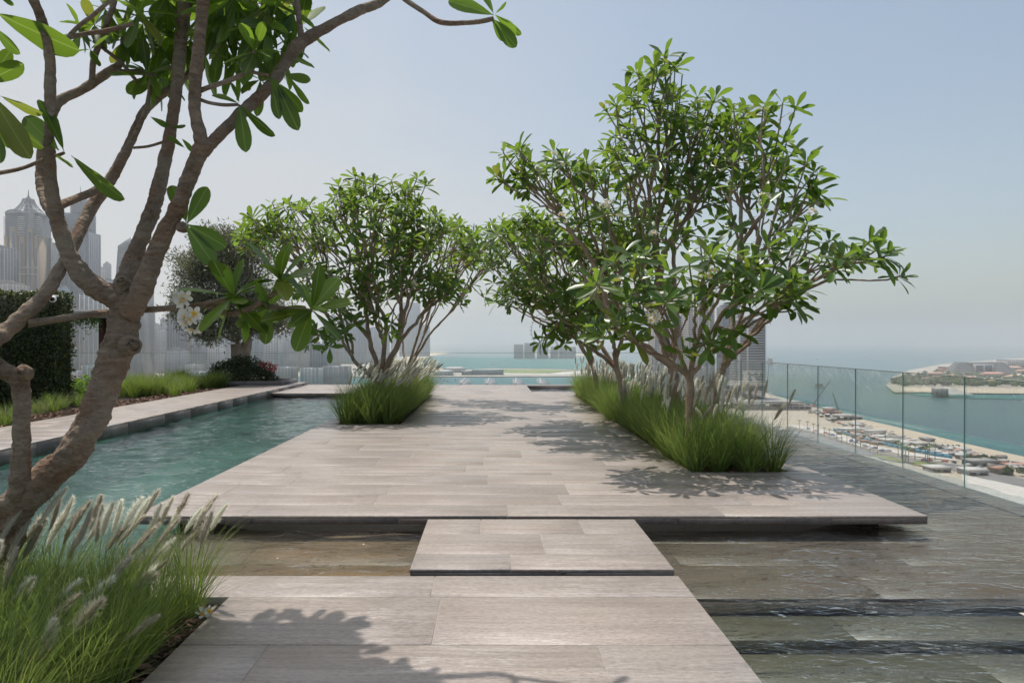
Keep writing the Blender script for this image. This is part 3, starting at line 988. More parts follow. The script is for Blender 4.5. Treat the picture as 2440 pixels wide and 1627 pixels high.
frangipani('slender leaning frangipani behind the front trees of the right planter', [(1492, 960, 0), (1484, 920, .05), (1470, 880, .1)], 13.2,
           [(1330, 620, 130, 110, 13.2, 1.4, 90), (1250, 700, 90, 65, 13.0, .9, 46), (1400, 735, 100, 75, 12.6, 1.0, 60), (1340, 800, 75, 40, 12.6, .8, 24), (1240, 570, 80, 70, 13.2, 1.0, 40), (1470, 600, 110, 110, 13.4, 1.4, 50)],
           104, 0.0105, 0.345, [(1402, 650, 11.2, 10, .09), (1345, 770, 11.8, 5, .06)], nobj=260, per=(6, 10))
frangipani('farthest frangipani at the far end of the right planter', [(1424, 935, 0), (1420, 905, 0), (1414, 880, .05)], 17.4,
           [(1250, 600, 110, 80, 17.4, 1.6, 66), (1350, 660, 120, 90, 17.6, 1.6, 70), (1200, 560, 50, 45, 17.4, .8, 18), (1420, 740, 90, 80, 17.2, 1.4, 44), (1220, 690, 70, 40, 17.2, 1.0, 20)],
           105, 0.0105, 0.345, nobj=150, per=(6, 10))
# left planter: stems fan out of the grass
frangipani('broad domed frangipani with many bare stems in the left planter', [(905, 962, 0), (904, 940, 0), (903, 918, .0)], 15.2,
           [(860, 550, 210, 85, 15.2, 2.0, 120), (905, 470, 110, 55, 15.2, 1.2, 54), (700, 560, 130, 75, 15.0, 1.4, 70), (600, 560, 50, 50, 15.0, .7, 16), (1050, 585, 130, 80, 15.3, 1.4, 76), (800, 690, 140, 80, 14.6, 1.3, 60), (960, 680, 150, 70, 14.8, 1.3, 50), (990, 445, 30, 30, 15.2, .3, 6), (770, 810, 50, 40, 14.2, .5, 9), (870, 770, 80, 50, 14.4, .8, 14), (1050, 700, 60, 50, 15, .7, 14)],
           106, 0.0118, 0.33, [(960, 630, 13.6, 7, .08), (1010, 700, 13.9, 6, .07)], nobj=300, per=(7, 11), dense=.80)
frangipani('frangipani rising from a dark forked stem at the rear of the left planter', [(975, 930, 0), (974, 915, 0), (970, 900, 0)], 18.6,
           [(1120, 610, 90, 75, 18.6, 1.2, 50), (1170, 580, 50, 50, 18.4, .9, 18), (1020, 570, 110, 75, 18.8, 1.4, 46), (1100, 700, 60, 45, 18.4, .8, 14)],
           107, 0.0108, 0.35, nobj=120, per=(6, 10))

# ------------------------------------------------------------------ near tree at left, drawn limb by limb
YF = 3.9
fb = P(-22, 1440, 3.75)
near_tree = thing('frangipani_tree', 'large gnarled frangipani leaning in from the left edge of the near planter', 'tree', (fb[0], fb[1], -0.05), 'frangipani trees in the long planters')
LOCF = np.array(near_tree.location)


def wart_disp(p, i, r):
    q = Vector(p)
    f1 = mnoise.voronoi(Vector((q.x * 15, q.y * 15, q.z * 19)))[0][0]
    k = mnoise.noise(q * 5.5) * 0.5 + mnoise.noise(q * 13.0) * 0.45 + 1.1 * max(0.0, 0.42 - f1) * (0.5 + max(0, mnoise.noise(q * 3.0 + Vector((3, 1, 7)))) * 1.6) + mnoise.noise(q * 34.0) * 0.35
    return r * (1 + 0.36 * k)


def bump_disp(amp):
    def f(p, i, r):
        q = Vector(p)
        k = mnoise.noise(q * 6.5) * 0.5 + mnoise.noise(q * 15.0) * 0.5 + mnoise.noise(Vector((q.x * 22, q.y * 22, q.z * 40))) * 0.5 + max(0, mnoise.noise(q * 52.0)) * 0.6
        return r * (1 + amp * k)
    return f


def limb(name, px, amp=0.2, k=18, parent=near_tree, mb=None, disp=None):
    """px: (u, v, width in px, depth)"""
    pts = np.array([P(u, v, y) for u, v, w, y in px])
    rad = np.array([w / 2 / FPX * y * (.70 if disp else .82) for u, v, w, y in px])
    L = np.sum(np.linalg.norm(np.diff(pts, axis=0), axis=1))
    n = max(8, int(L / (0.011 if disp else 0.016)))
    cv = catmull(pts, n); rr_ = np.interp(np.linspace(0, len(px) - 1, n), np.arange(len(px)), rad)
    (mb or MBF).tube(cv, rr_, k, disp=disp or bump_disp(amp))


MBF = MB()
limb('trunk', [(-22, 1500, 110, 3.75), (-8, 1400, 98, 3.78), (8, 1300, 98, 3.8), (34, 1222, 116, 3.8), (95, 1152, 106, 3.8), (165, 1085, 98, 3.82), (213, 1012, 92, 3.85), (246, 930, 92, 3.9), (272, 862, 92, 3.92), (290, 800, 104, 3.95), (298, 750, 96, 3.97), (300, 712, 84, 3.98), (296, 690, 66, 4.0)], 0.42, 56, disp=wart_disp)
limb('stub', [(36, 1230, 62, 3.78), (46, 1150, 54, 3.72), (51, 1060, 46, 3.70), (51, 980, 44, 3.69), (50, 920, 46, 3.68), (48, 893, 47, 3.67), (52, 880, 38, 3.67)], 0.28, 26)
limb('stub_b', [(46, 915, 38, 3.68), (22, 890, 46, 3.66), (-20, 868, 52, 3.62), (-70, 830, 52, 3.55)], 0.2)
limb('q', [(-90, 850, 58, 3.5), (-30, 815, 52, 3.6), (12, 788, 46, 3.7), (62, 745, 46, 3.75), (102, 706, 38, 3.8), (135, 655, 34, 3.85), (165, 602, 32, 3.92), (212, 505, 33, 4.1), (262, 430, 32, 4.2), (305, 350, 28, 4.25), (338, 275, 26, 4.3), (372, 235, 23, 4.35), (415, 205, 21, 4.4), (470, 160, 18, 4.5)], 0.24)
limb('l', [(296, 722, 74, 3.98), (262, 704, 66, 3.95), (212, 672, 56, 3.9), (174, 628, 50, 3.86), (152, 572, 46, 3.83), (134, 510, 42, 3.8), (122, 440, 34, 3.77), (117, 330, 28, 3.72), (119, 220, 28, 3.68), (118, 128, 28, 3.64), (103, 60, 28, 3.6), (80, 0, 26, 3.55), (60, -60, 24, 3.5)], 0.26, 24)
limb('m', [(133, 515, 38, 3.82), (105, 470, 27, 3.9), (95, 420, 25, 3.95), (100, 350, 25, 4.0), (118, 290, 25, 4.05), (140, 242, 27, 4.1), (195, 214, 25, 4.15), (255, 174, 24, 4.2), (286, 150, 21, 4.25), (291, 120, 14, 4.28), (296, 60, 12, 4.3), (310, 10, 11, 4.3)], 0.24)
limb('m2', [(212, 205, 18, 4.15), (219, 188, 16, 4.12), (223, 143, 16, 4.1), (242, 90, 17, 4.05), (268, 18, 15, 4.0), (280, -30, 14, 4.0)], 0.1, 12)
limb('m3', [(121, 122, 16, 3.66), (160, 92, 13, 3.7), (205, 80, 13, 3.75), (255, 73, 14, 3.8), (318, 56, 12, 3.85)], 0.1, 12)
limb('m4', [(158, 92, 12, 3.7), (190, 60, 12, 3.7), (223, 35, 12, 3.68), (268, -5, 11, 3.65)], 0.1, 10)
limb('m5', [(222, 98, 9, 4.08), (255, 122, 10, 4.1), (287, 148, 11, 4.15), (315, 180, 10, 4.2), (340, 214, 9, 4.3)], 0.1, 10)
limb('m6', [(285, 172, 17, 4.26), (330, 172, 16, 4.3), (372, 180, 13, 4.35)], 0.1, 10)
limb('p', [(136, 492, 26, 3.82), (178, 474, 22, 3.95), (223, 455, 22, 4.05), (258, 428, 22, 4.1), (296, 368, 20, 4.12), (330, 305, 15, 4.15), (352, 240, 11, 4.2), (358, 180, 9, 4.2)], 0.12, 14)
limb('c1', [(294, 706, 68, 3.98), (302, 662, 56, 4.0), (322, 606, 48, 4.02), (346, 545, 44, 4.05), (366, 495, 44, 4.08), (380, 440, 38, 4.1), (393, 380, 36, 4.12), (410, 287, 33, 4.15), (423, 191, 33, 4.18), (433, 64, 34, 4.2), (440, 15, 38, 4.2), (444, -50, 30, 4.2)], 0.26, 24)
limb('c2', [(312, 742, 70, 3.94), (338, 690, 58, 3.88), (362, 625, 52, 3.85), (396, 548, 48, 3.82), (428, 485, 46, 3.8), (456, 410, 43, 3.78), (478, 358, 46, 3.76), (492, 338, 40, 3.75)], 0.26, 24)
limb('c2a', [(484, 360, 42, 3.76), (478, 320, 36, 3.74), (464, 262, 32, 3.7), (466, 191, 34, 3.66), (475, 96, 34, 3.62), (485, 0, 33, 3.58), (492, -70, 30, 3.55)], 0.22, 22)
limb('c2b', [(482, 362, 40, 3.76), (505, 338, 34, 3.78), (570, 274, 34, 3.85), (640, 208, 33, 3.92), (688, 140, 33, 3.98), (712, 106, 38, 4.0), (765, 72, 29, 4.05), (850, 28, 27, 4.15), (914, 0, 25, 4.2), (965, -50, 22, 4.25), (980, -130, 18, 4.25), (960, -230, 14, 4.2)], 0.22, 22)
limb('c2c', [(718, 95, 20, 4.0), (714, 60, 17, 4.0), (707, 0, 17, 4.0), (700, -60, 15, 4.0)], 0.1, 12)
limb('tw', [(938, -26, 16, 4.22), (967, 0, 15, 4.2), (1009, 28, 14, 4.15), (1051, 53, 15, 4.1), (1114, 54, 14, 4.05), (1150, 50, 14, 4.0), (1176, 44, 13, 4.0)], 0.1, 12)
limb('s1', [(470, 218, 16, 3.7), (500, 207, 14, 3.72), (553, 189, 14, 3.75), (590, 168, 13, 3.8), (600, 140, 11, 3.82), (606, 122, 10, 3.82)], 0.1, 12)
limb('s2', [(588, 168, 11, 3.8), (612, 174, 10, 3.82), (640, 180, 9, 3.85)], 0.08, 10)
limb('s3', [(474, 236, 11, 3.7), (500, 245, 10, 3.72), (535, 250, 10, 3.75), (568, 249, 9, 3.78)], 0.08, 10)
limb('s4', [(318, 352, 8, 4.22), (355, 348, 8, 4.2), (395, 336, 8, 4.15)], 0.08, 8)
limb('s5', [(-30, 416, 13, 3.6), (20, 408, 12, 3.65), (60, 398, 11, 3.7), (104, 380, 11, 3.74)], 0.08, 10)
limb('s6', [(120, 372, 12, 3.74), (136, 370, 11, 3.72), (152, 364, 9, 3.7)], 0.08, 10)
limb('h', [(66, 768, 30, 3.75), (110, 764, 20, 3.8), (190, 752, 19, 3.9), (266, 742, 20, 4.12), (320, 738, 20, 4.1), (372, 736, 18, 4.0), (470, 728, 17, 3.95), (555, 714, 19, 3.9), (610, 722, 16, 3.88), (670, 734, 15, 3.85), (742, 740, 13, 3.8)], 0.12, 12)
limb('h2', [(490, 728, 14, 3.94), (540, 745, 18, 3.9), (580, 740, 18, 3.86), (620, 720, 14, 3.84), (662, 692, 12, 3.82), (668, 668, 10, 3.82)], 0.12, 12)
limb('k1', [(432, 540, 34, 3.8), (440, 545, 24, 3.78), (444, 536, 12, 3.77)], 0.1, 10)
# limbs that rise out of the picture
limb('o1', [(444, -40, 30, 4.2), (470, -150, 27, 4.2), (560, -280, 22, 4.2), (700, -420, 18, 4.2)], 0.1, 10)
limb('o2', [(492, -60, 30, 3.55), (560, -180, 24, 3.6), (720, -300, 20, 3.75), (900, -430, 16, 3.9)], 0.1, 10)
limb('o4', [(60, -50, 24, 3.5), (30, -200, 20, 3.5), (60, -350, 15, 3.5)], 0.1, 8)
MBF.build('trunk', M['barkF'], near_tree, True, LOCF)
# the sawn end of the dead stub and a few old branch scars
for (u, v, w, y, ax) in [(52, 882, 30, 3.60, (.1, -1, .45)), (318, 822, 38, 3.84, (.8, -.6, .1)), (288, 668, 24, 3.88, (-.3, -.8, .5)), (362, 503, 14, 4.02, (-.8, -.5, .2))]:
    c = P(u, v, y); r = w / 2 / FPX * y; ax = unit(np.array(ax, float))
    MB().tube(np.array([c - ax * r * 1.6, c - ax * r * .4, c + ax * r * .1, c + ax * r * .16, c - ax * r * .05]), [r * 1.25, r * 1.15, r, r * .7, r * .2], 14, disp=bump_disp(0.4)).build('branch_scar', M['barkF'], near_tree, True, LOCF)

FP, FA, FN, FL, FV = [], [], [], [], []


def nl(u0, v0, u1, v1, w, y0=3.8, dy=0.0, roll=0.0, up=0.3):
    """one leaf from its stalk to its tip; w = seen width in px"""
    p0, p1 = P(u0, v0, y0), P(u1, v1, y0 + dy)
    a = p1 - p0
    view = unit(-p0 + np.array([0, 0, CAMH]))
    x = unit(np.cross(a, view))
    n = unit(view * math.cos(roll) + x * math.sin(roll))
    if n[2] > 0.0 and roll == 0: n = -n if up < 0 else n
    FP.append(p0); FA.append(a); FN.append(n if up >= 0 else -n); FL.append(np.linalg.norm(a))
    ratio = w / math.hypot(u1 - u0, v1 - v0)
    FV.append(0 if ratio < 0.30 else (2 if ratio > 0.36 else 0))


def ros(u, v, y, n, Lp, ax=(0, 0, 1), seed=0, spread=(25, 105), droop=0.15):
    g = np.random.default_rng(seed)
    c = P(u, v, y); D = unit(np.array(ax, float)); e1 = unit(np.cross(D, [0.3, 0.5, 0.81])); e2 = np.cross(D, e1)
    for k in range(n):
        az = k * 2.39996 + g.uniform(-.3, .3) + seed; f = k / max(1, n - 1)
        th = math.radians(spread[1] + (spread[0] - spread[1]) * f + g.normal(0, 8))
        rad = math.cos(az) * e1 + math.sin(az) * e2
        d = math.cos(th) * D + math.sin(th) * rad; d[2] -= droop * (1 - f)
        L = Lp / FPX * y * g.uniform(0.78, 1.12)
        FP.append(c); FA.append(d * L); FN.append(math.sin(th) * D - math.cos(th) * rad + g.normal(0, .15, 3)); FL.append(L); FV.append(int(g.integers(0, 3)))


for a_ in [(-10, 30, 178, 124, 42, 3.6, .0, .5), (-20, 60, 42, 128, 30, 3.6, 0, .6), (-45, 200, 57, 150, 50, 3.6, 0, .1), (-30, 205, 20, 120, 40, 3.6, .1, .5), (-20, 225, 66, 374, 46, 3.55, 0, .3), (0, 228, 96, 274, 26, 3.6, 0, .9), (-20, 250, 96, 356, 26, 3.6, .05, 1.0), (-15, 300, 4, 390, 40, 3.5, 0, .4), (-20, 270, 22, 352, 22, 3.6, 0, .7),
           (152, 360, 98, 234, 26, 3.7, -.05, .8), (140, 358, 62, 282, 50, 3.7, .05, .1), (132, 372, 174, 388, 30, 3.7, -.1, .7), (170, 370, 287, 478, 26, 3.7, -.02, .9), (-20, 0, 30, -20, 20, 3.6, 0, .5), (-5, -10, 35, 10, 22, 3.6, 0, .5),
           (445, 533, 493, 446, 62, 3.76, .05, .1), (444, 530, 410, 446, 36, 3.8, .12, .4), (446, 534, 543, 588, 40, 3.76, -.05, .3), (442, 536, 514, 632, 46, 3.76, -.02, .2), (440, 352, 398, 326, 18, 3.9, 0, .8), (433, 330, 462, 360, 20, 4.0, 0, .6), (358, 278, 402, 302, 16, 4.1, 0, .5), (405, 304, 442, 300, 12, 4.1, 0, .8),
           (570, 248, 585, 360, 32, 3.78, 0, .1), (572, 250, 650, 326, 18, 3.78, 0, .9), (568, 246, 505, 222, 18, 3.78, 0, .9), (570, 246, 552, 194, 12, 3.78, 0, .9), (648, 206, 664, 282, 24, 3.85, 0, .2), (660, 200, 708, 308, 40, 3.85, 0, .2), (668, 200, 722, 266, 34, 3.88, .05, .3), (676, 178, 740, 190, 48, 3.88, .05, .1), (690, 184, 733, 248, 14, 3.86, 0, .9), (640, 180, 680, 236, 26, 3.86, 0, .4),
           (1174, 44, 1232, 112, 34, 4.0, 0, .2), (1172, 46, 1204, 98, 34, 4.0, .05, .1), (1180, 36, 1240, 84, 22, 4.0, 0, .6), (1176, 36, 1068, -2, 30, 4.0, 0, .5), (1176, 32, 1150, -20, 20, 4.0, 0, .6), (1180, 32, 1208, 6, 10, 4.0, 0, .9), (1178, 34, 1220, 60, 16, 4.05, .1, .8)]:
    nl(*a_)
ros(395, -5, 4.15, 14, 112, (0.1, 0, .6), 1, (40, 150), .5)
ros(330, 30, 3.95, 9, 95, (0.2, -.2, .8), 2, (30, 150), .5)
ros(225, 60, 4.0, 8, 75, (0, 0, 1), 3, (20, 140), .3)
ros(560, -10, 3.9, 12, 105, (0.2, 0, .3), 4, (50, 160), .6)
ros(640, 60, 3.95, 12, 95, (0.3, 0, .2), 5, (40, 160), .6)
ros(606, 122, 3.82, 10, 78, (0.1, 0, .6), 6, (30, 150), .5)
ros(372, 180, 4.35, 9, 90, (0.5, 0, .3), 7, (30, 130), .5)
ros(350, 175, 4.2, 8, 80, (0.0, 0, .5), 17, (30, 150), .5)
ros(520, 60, 4.1, 10, 85, (0.3, 0, .4), 8, (30, 150), .5)
ros(700, 30, 4.1, 7, 85, (0.3, 0, .4), 18, (30, 150), .5)
ros(215, 118, 3.9, 5, 52, (0, -.2, .6), 9, (30, 130), .4)
ros(668, 668, 3.82, 13, 112, (0.0, -.25, 1), 10, (20, 110), .1)
ros(556, 706, 3.88, 15, 118, (-0.05, -.35, 1), 11, (20, 150), .2)
ros(742, 738, 3.8, 14, 108, (0.35, -.25, .6), 12, (20, 135), .25)
ros(640, 735, 3.86, 8, 105, (0.05, -.2, -.2), 13, (60, 140), .3)
ros(300, 55, 4.2, 7, 80, (0, 0, 1), 14, (30, 150), .4)
for k, (u, v, y, n, L) in enumerate([(300, 95, 4.3, 8, 75), (455, 90, 4.5, 11, 95), (530, 105, 4.3, 11, 90), (500, 30, 4.4, 9, 100), (660, 120, 4.1, 11, 90), (690, 90, 4.2, 8, 85), (610, 10, 4.3, 10, 100), (250, 20, 4.1, 8, 85), (420, 150, 4.6, 9, 85), (380, 110, 4.4, 9, 90), (545, 30, 4.0, 9, 95), (190, 75, 4.0, 6, 60), (620, 190, 4.1, 6, 75), (340, 60, 4.4, 9, 110), (410, 40, 4.5, 9, 115), (480, 110, 4.6, 9, 100), (590, 70, 4.3, 10, 110), (650, 10, 4.2, 9, 105), (720, 60, 4.4, 7, 90), (560, 150, 4.2, 8, 80)]):
    ros(u, v, y, n, L, (.1, 0, .35), 60 + k, (40, 160), .6)
NVIS = len(FP)
# crown above the picture, whose shade falls on the near paving
gk = np.random.default_rng(41)
for k in range(31):
    if k < 15: sx, sy = gk.normal(-1.25, .22), gk.normal(3.3, .28)
    elif k < 22: sx, sy = gk.normal(-1.0, .12), gk.normal(3.75, .12)
    else: sx, sy = gk.uniform(-.85, -.38), gk.uniform(3.05, 3.28)
    sy = min(max(sy, 2.7), 4.1); sx = max(min(sx, -.36), -1.75); hh = gk.uniform(3.75, 4.1)
    q = np.array([sx - .15 * hh, sy + .25 * hh, hh])
    u_, v_ = CU + q[0] / q[1] * FPX, CV - (q[2] - CAMH) / q[1] * FPX
    ros(u_, v_, q[1], 9, 84, (0, 0, 1), 100 + k, (60, 105), .05)
    tgt = min([P(960, -230, 4.2), P(700, -420, 4.2), P(900, -430, 3.9), P(470, -150, 4.2), P(60, -350, 3.5), P(560, -180, 3.6), P(720, -300, 3.75)], key=lambda t: np.linalg.norm(t - q))
    MB().tube(hermite(tgt, q, unit(q - tgt) * .6, np.array([0, 0, .6]), 8), np.linspace(.016, .009, 8), 7).build('branch', M['barkF'], near_tree, True, LOCF)
FP, FA, FN, FL, FV = [np.array(t) for t in (FP, FA, FN, FL, FV)]
big = np.argsort(-(FL / FP[:, 1])[:NVIS])[:300]
rest = np.setdiff1d(np.arange(len(FP)), big)
leaf_objects(FP[big], FA[big], FN[big], FL[big], LEAFB_ME, FV[big], near_tree, LOCF)
tag(join_leaves('crown', FP[rest], FA[rest], FN[rest], FL[rest], LEAFB, FV[rest], M['leaf'], near_tree, LOCF, 3), kind='stuff')
gF = np.random.default_rng(5)
flower_cluster(near_tree, P(444, 712, 3.9), gF, 8, .06, .042, (0, -.8, .5))
flower_cluster(near_tree, P(462, 756, 3.88), gF, 10, .075, .045, (0, -.8, -.1))
# spent flower on the mulch
ff = thing('fallen_flower', 'white fallen frangipani flower lying on the mulch at the planter edge', 'flower', tuple(P(482, 1470, 4.02)))
for k in range(2):
    o = bpy.data.objects.new('flower', FLOWER_ME)
    o.scale = (.045, .045, .045); o.rotation_euler = (0.5 + k, 0.4 - k, k); o.location = (0.03 * k, 0.02 * k, 0.02 + .01 * k)
    link(o, ff)


# ------------------------------------------------------------------ fountain grass
def blades(cx, cy, z, n, g, rad, Lr, w, lean=0.28, curv=(0.3, 1.2), wind=(0.0, 0.0)):
    m_ = len(cx)
    ci = np.repeat(np.arange(m_), n)
    N = len(ci)
    az = g.uniform(0, 2 * math.pi, N); r = rad * np.sqrt(g.random(N))
    bx, by = cx[ci] + r * np.cos(az) * .6, cy[ci] + r * np.sin(az) * .6
    az = az + g.normal(0, 0.5, N)
    th = np.abs(g.normal(0, lean, N)) + 0.12 * r / rad
    cu = g.uniform(*curv, N)
    L = g.uniform(*Lr, N) * np.repeat(g.uniform(.82, 1.12, m_), n)
    K = 5
    pts = np.zeros((N, K, 3)); pts[:, 0] = np.stack([bx, by, np.full(N, z)], 1)
    for k in range(1, K):
        s = (k - .5) / (K - 1)
        t = th + cu * s * s
        d = np.stack([np.sin(t) * np.cos(az) + wind[0] * s, np.sin(t) * np.sin(az) + wind[1] * s, np.cos(t)], 1)
        pts[:, k] = pts[:, k - 1] + d * (L / (K - 1))[:, None]
    sd = az + math.pi / 2 + g.normal(0, .6, N)
    side = np.stack([np.cos(sd), np.sin(sd), np.zeros(N)], 1)
    wd = w * g.uniform(.7, 1.3, N)[:, None, None] * np.array([.8, 1, .85, .55, .12])[None, :, None] * .5
    V = np.stack([pts - side[:, None, :] * wd, pts + side[:, None, :] * wd], 2)      # N,K,2,3
    base = (np.arange(N) * K * 2)[:, None, None]
    Q = np.array([[2 * k, 2 * k + 1, 2 * k + 3, 2 * k + 2] for k in range(K - 1)])[None]
    tr_ = g.random(m_)
    return V.reshape(-1, 3), (base + Q).reshape(-1, 4), np.repeat(0.45 * g.random(N) + 0.5 * tr_[ci], K - 1)


def plume_mesh(seed):
    g = np.random.default_rng(seed)
    mb = MB()
    n = 9
    t = np.linspace(0, 1, n)
    axis = np.stack([0.10 * t**2, 0 * t, t], 1)
    mb.tube(axis, 0.05 * np.sin(np.pi * np.clip(t * .93 + .05, 0, 1)) ** .6 + .003, 6)
    N = 420
    s = g.uniform(0.02, 0.98, N); az = g.uniform(0, 6.28, N)
    c = np.stack([0.10 * s**2, 0 * s, s], 1)
    rad = np.stack([np.cos(az), np.sin(az), np.zeros(N)], 1)
    ln = (0.11 * np.sin(np.pi * (s * .9 + .07)) ** .7 + .02) * g.uniform(.7, 1.3, N)
    tip = c + rad * ln[:, None] + np.array([0, 0, 1]) * (ln * g.uniform(.9, 1.5, N))[:, None]
    sd = np.stack([-np.sin(az), np.cos(az), np.zeros(N)], 1) * .011
    V = np.stack([c - sd, c + sd, tip], 1).reshape(-1, 3)
    mb.add(V, None, np.arange(3 * N).reshape(-1, 3))
    o = mb.build('plume', M['plume'], None, False)
    me = o.data
    col.objects.unlink(o); bpy.data.objects.remove(o)
    return me


PLUMES = [plume_mesh(s) for s in (1, 2, 3)]
STALK = plain('grass_stalk', (0.20, 0.24, 0.08), .7, .2, 20)


def grass_bed(label, bed, seed, spacing, n, L, w, zb, plumes, rad=0.13, wind=(0, 0), cat='grass', lean=.36, explicit=None, ymax=None):
    g = np.random.default_rng(seed)
    x0, x1, y0, y1 = bed
    xs, ys = np.meshgrid(np.arange(x0 + .12, x1 - .08, spacing), np.arange(y0 + .14, (ymax or y1) - .08, spacing))
    cx = xs.ravel() + g.normal(0, spacing * .18, xs.size); cy = ys.ravel() + g.normal(0, spacing * .18, xs.size)
    root = thing('fountain_grass', label, cat, ((x0 + x1) / 2, (y0 + y1) / 2, zb))
    loc = np.array(root.location)
    V, Q, rn = blades(cx, cy, zb, n, g, rad, L, w, lean, wind=wind)
    me = mesh_np('grass_blades', V - loc, [Q], M['grass']); set_rnd(me, rn)
    tag(link(bpy.data.objects.new('grass_blades', me), root), kind='stuff')
    V, Q, rn = blades(cx, cy, zb, max(6, n // 5), g, rad, (L[0], L[1] * 1.05), w * .9, lean * 1.5, wind=wind)
    me = mesh_np('dry_blades', V - loc, [Q], M['grassdry']); set_rnd(me, rn)
    tag(link(bpy.data.objects.new('dry_blades', me), root), kind='stuff')
    mb = MB()
    for (b, t, ln) in plumes(g, cx, cy):
        b, t = np.asarray(b), np.asarray(t)
        d0 = unit(t - b)
        cvp = hermite(b, t, np.array([0, 0, 1.0]), unit(d0 + np.array([wind[0] * 2, wind[1] * 2, 0])), 7)
        mb.tube(cvp, np.full(7, 0.0016 if ln < .16 else .0014), 4, cap=False)
        ax = unit(cvp[-1] - cvp[-2])
        e1 = unit(np.array([wind[0], wind[1], 0]) + np.array([.3, 0, 0]) + g.normal(0, .4, 3)); e1 = unit(e1 - ax * np.dot(e1, ax)); e2 = np.cross(ax, e1)
        o = bpy.data.objects.new('plume', PLUMES[int(g.integers(0, 3))])
        q = cvp[-1] - loc; wd = ln * g.uniform(.95, 1.35)
        o.matrix_basis = Matrix(((e1[0] * wd, e2[0] * wd, ax[0] * ln, q[0]), (e1[1] * wd, e2[1] * wd, ax[1] * ln, q[1]), (e1[2] * wd, e2[2] * wd, ax[2] * ln, q[2]), (0, 0, 0, 1)))
        link(o, root)
    if mb.n:
        mb.build('stalks', STALK, root, True, loc)
    return root


def plumes_auto(n, hb, ln, lean=(.12, 0.05), yr=None):
    def f(g, cx, cy):
        out = []
        for _ in range(n):
            i = int(g.integers(0, len(cx)))
            b = np.array([cx[i], cy[i], 0.0]); h = g.uniform(*hb)
            t = b + np.array([g.normal(lean[0], .13), g.normal(lean[1], .13), h])
            out.append((b, t, g.uniform(*ln)))
        return out
    return f


def plumes_near(g, cx, cy):
    out = []
    for (u, v, y) in [(60, 1290, 3.9), (92, 1250, 3.8), (118, 1262, 3.9), (136, 1265, 4.0), (150, 1300, 4.0), (168, 1268, 3.9), (182, 1300, 3.7), (206, 1290, 4.1), (228, 1292, 4.0), (243, 1278, 3.9), (268, 1268, 4.1), (292, 1262, 4.0), (318, 1248, 4.1), (335, 1238, 4.2), (382, 1252, 4.2), (405, 1248, 4.2), (440, 1268, 4.15), (460, 1262, 4.2), (502, 1262, 4.2), (478, 1300, 4.1), (430, 1310, 4.1), (300, 1330, 3.9), (320, 1310, 4.0), (30, 1440, 3.5), (10, 1400, 3.5), (98, 1500, 3.2), (128, 1440, 3.5), (152, 1500, 3.2), (190, 1450, 3.5), (175, 1515, 3.1), (308, 1425, 3.7), (315, 1400, 3.8), (290, 1530, 3.2), (-20, 1360, 3.6), (18, 1330, 3.7), (55, 1330, 3.8), (250, 1400, 3.6), (90, 1585, 2.95), (75, 1310, 3.95), (110, 1310, 4.0), (160, 1330, 3.95), (215, 1260, 4.15), (255, 1310, 4.05), (280, 1300, 4.1), (350, 1290, 4.15), (375, 1300, 4.1), (40, 1260, 3.85), (360, 1340, 4.0), (-5, 1300, 3.7)]:
        t = P(u, v, y)
        b = np.array([min(t[0] - g.uniform(.0, .18), FBED[1] - .1), t[1] + g.normal(0, .06), -0.03])
        out.append((b, t, g.uniform(.19, .25)))
    return out


grass_bed('fountain grass with pale plumes in the near left planter', FBED, 201, .22, 170, (.34, .68), .0044, -0.04, plumes_near, .11, (.16, .02), lean=.30)
grass_bed('fountain grass clump with pale plumes in the left planter beside the green pool', LBED, 202, .29, 170, (.5, .95), .0085, -0.04, plumes_auto(220, (.62, 1.02), (.19, .26), (.22, 0)), .13, (.20, 0))
grass_bed('long bank of fountain grass with pale plumes in the right planter', RBED, 203, .28, 180, (.42, .92), .0068, -0.04, plumes_auto(300, (.55, .95), (.19, .27), (.05, 0)), .13, (.03, 0))
# ------------------------------------------------------------------ left background of the terrace
SM = leaf_template([0, .35, .75, 1.0], [.05, .42, .42, .05], 0.5, .3, .1)
SLIM = leaf_template([0, .4, 1.0], [.1, .5, .06], 0.27, .2, .05)


def leafy(name, pts, nrm, g, L, mat, parent, loc, tpl=SM, jitter=.6, seed=1):
    n = len(pts)
    a = unit(nrm * .5 + g.normal(0, jitter, (n, 3)))
    nn = unit(nrm + g.normal(0, .5, (n, 3)))
    o = join_leaves(name, pts, a, nn, g.uniform(*L, n), [tpl], np.zeros(n, int), mat, parent, loc, seed)
    return tag(o, kind='stuff')


g = np.random.default_rng(31)
# green wall
hx1 = P(135, 900, 16.2)[0]; hx0 = hx1 - 4.2; hy0, hy1, hz1 = 16.2, 16.9, 2.74
hedge = thing('hedge_wall', 'tall clipped dark green hedge wall at the left edge', 'hedge', ((hx0 + hx1) / 2, (hy0 + hy1) / 2, 0.04))
lh = np.array(hedge.location)
MB().box(hx0, hx1 - .06, hy0 + .08, hy1 - .08, 0.04, hz1 - .08).build('hedge_core', plain('hedge_core', (.012, .018, .007), .9, .3, 8), hedge, loc=lh)
n = 11000
f_ = np.stack([g.uniform(hx0, hx1, n), hy0 + g.uniform(0, .12, n), g.uniform(.06, hz1, n)], 1)
m_ = 2200
t_ = np.stack([g.uniform(hx0, hx1, m_), g.uniform(hy0, hy1, m_), hz1 + g.uniform(-.1, .05, m_)], 1)
r_ = np.stack([hx1 - g.uniform(0, .1, 1800), g.uniform(hy0, hy1, 1800), g.uniform(.06, hz1, 1800)], 1)
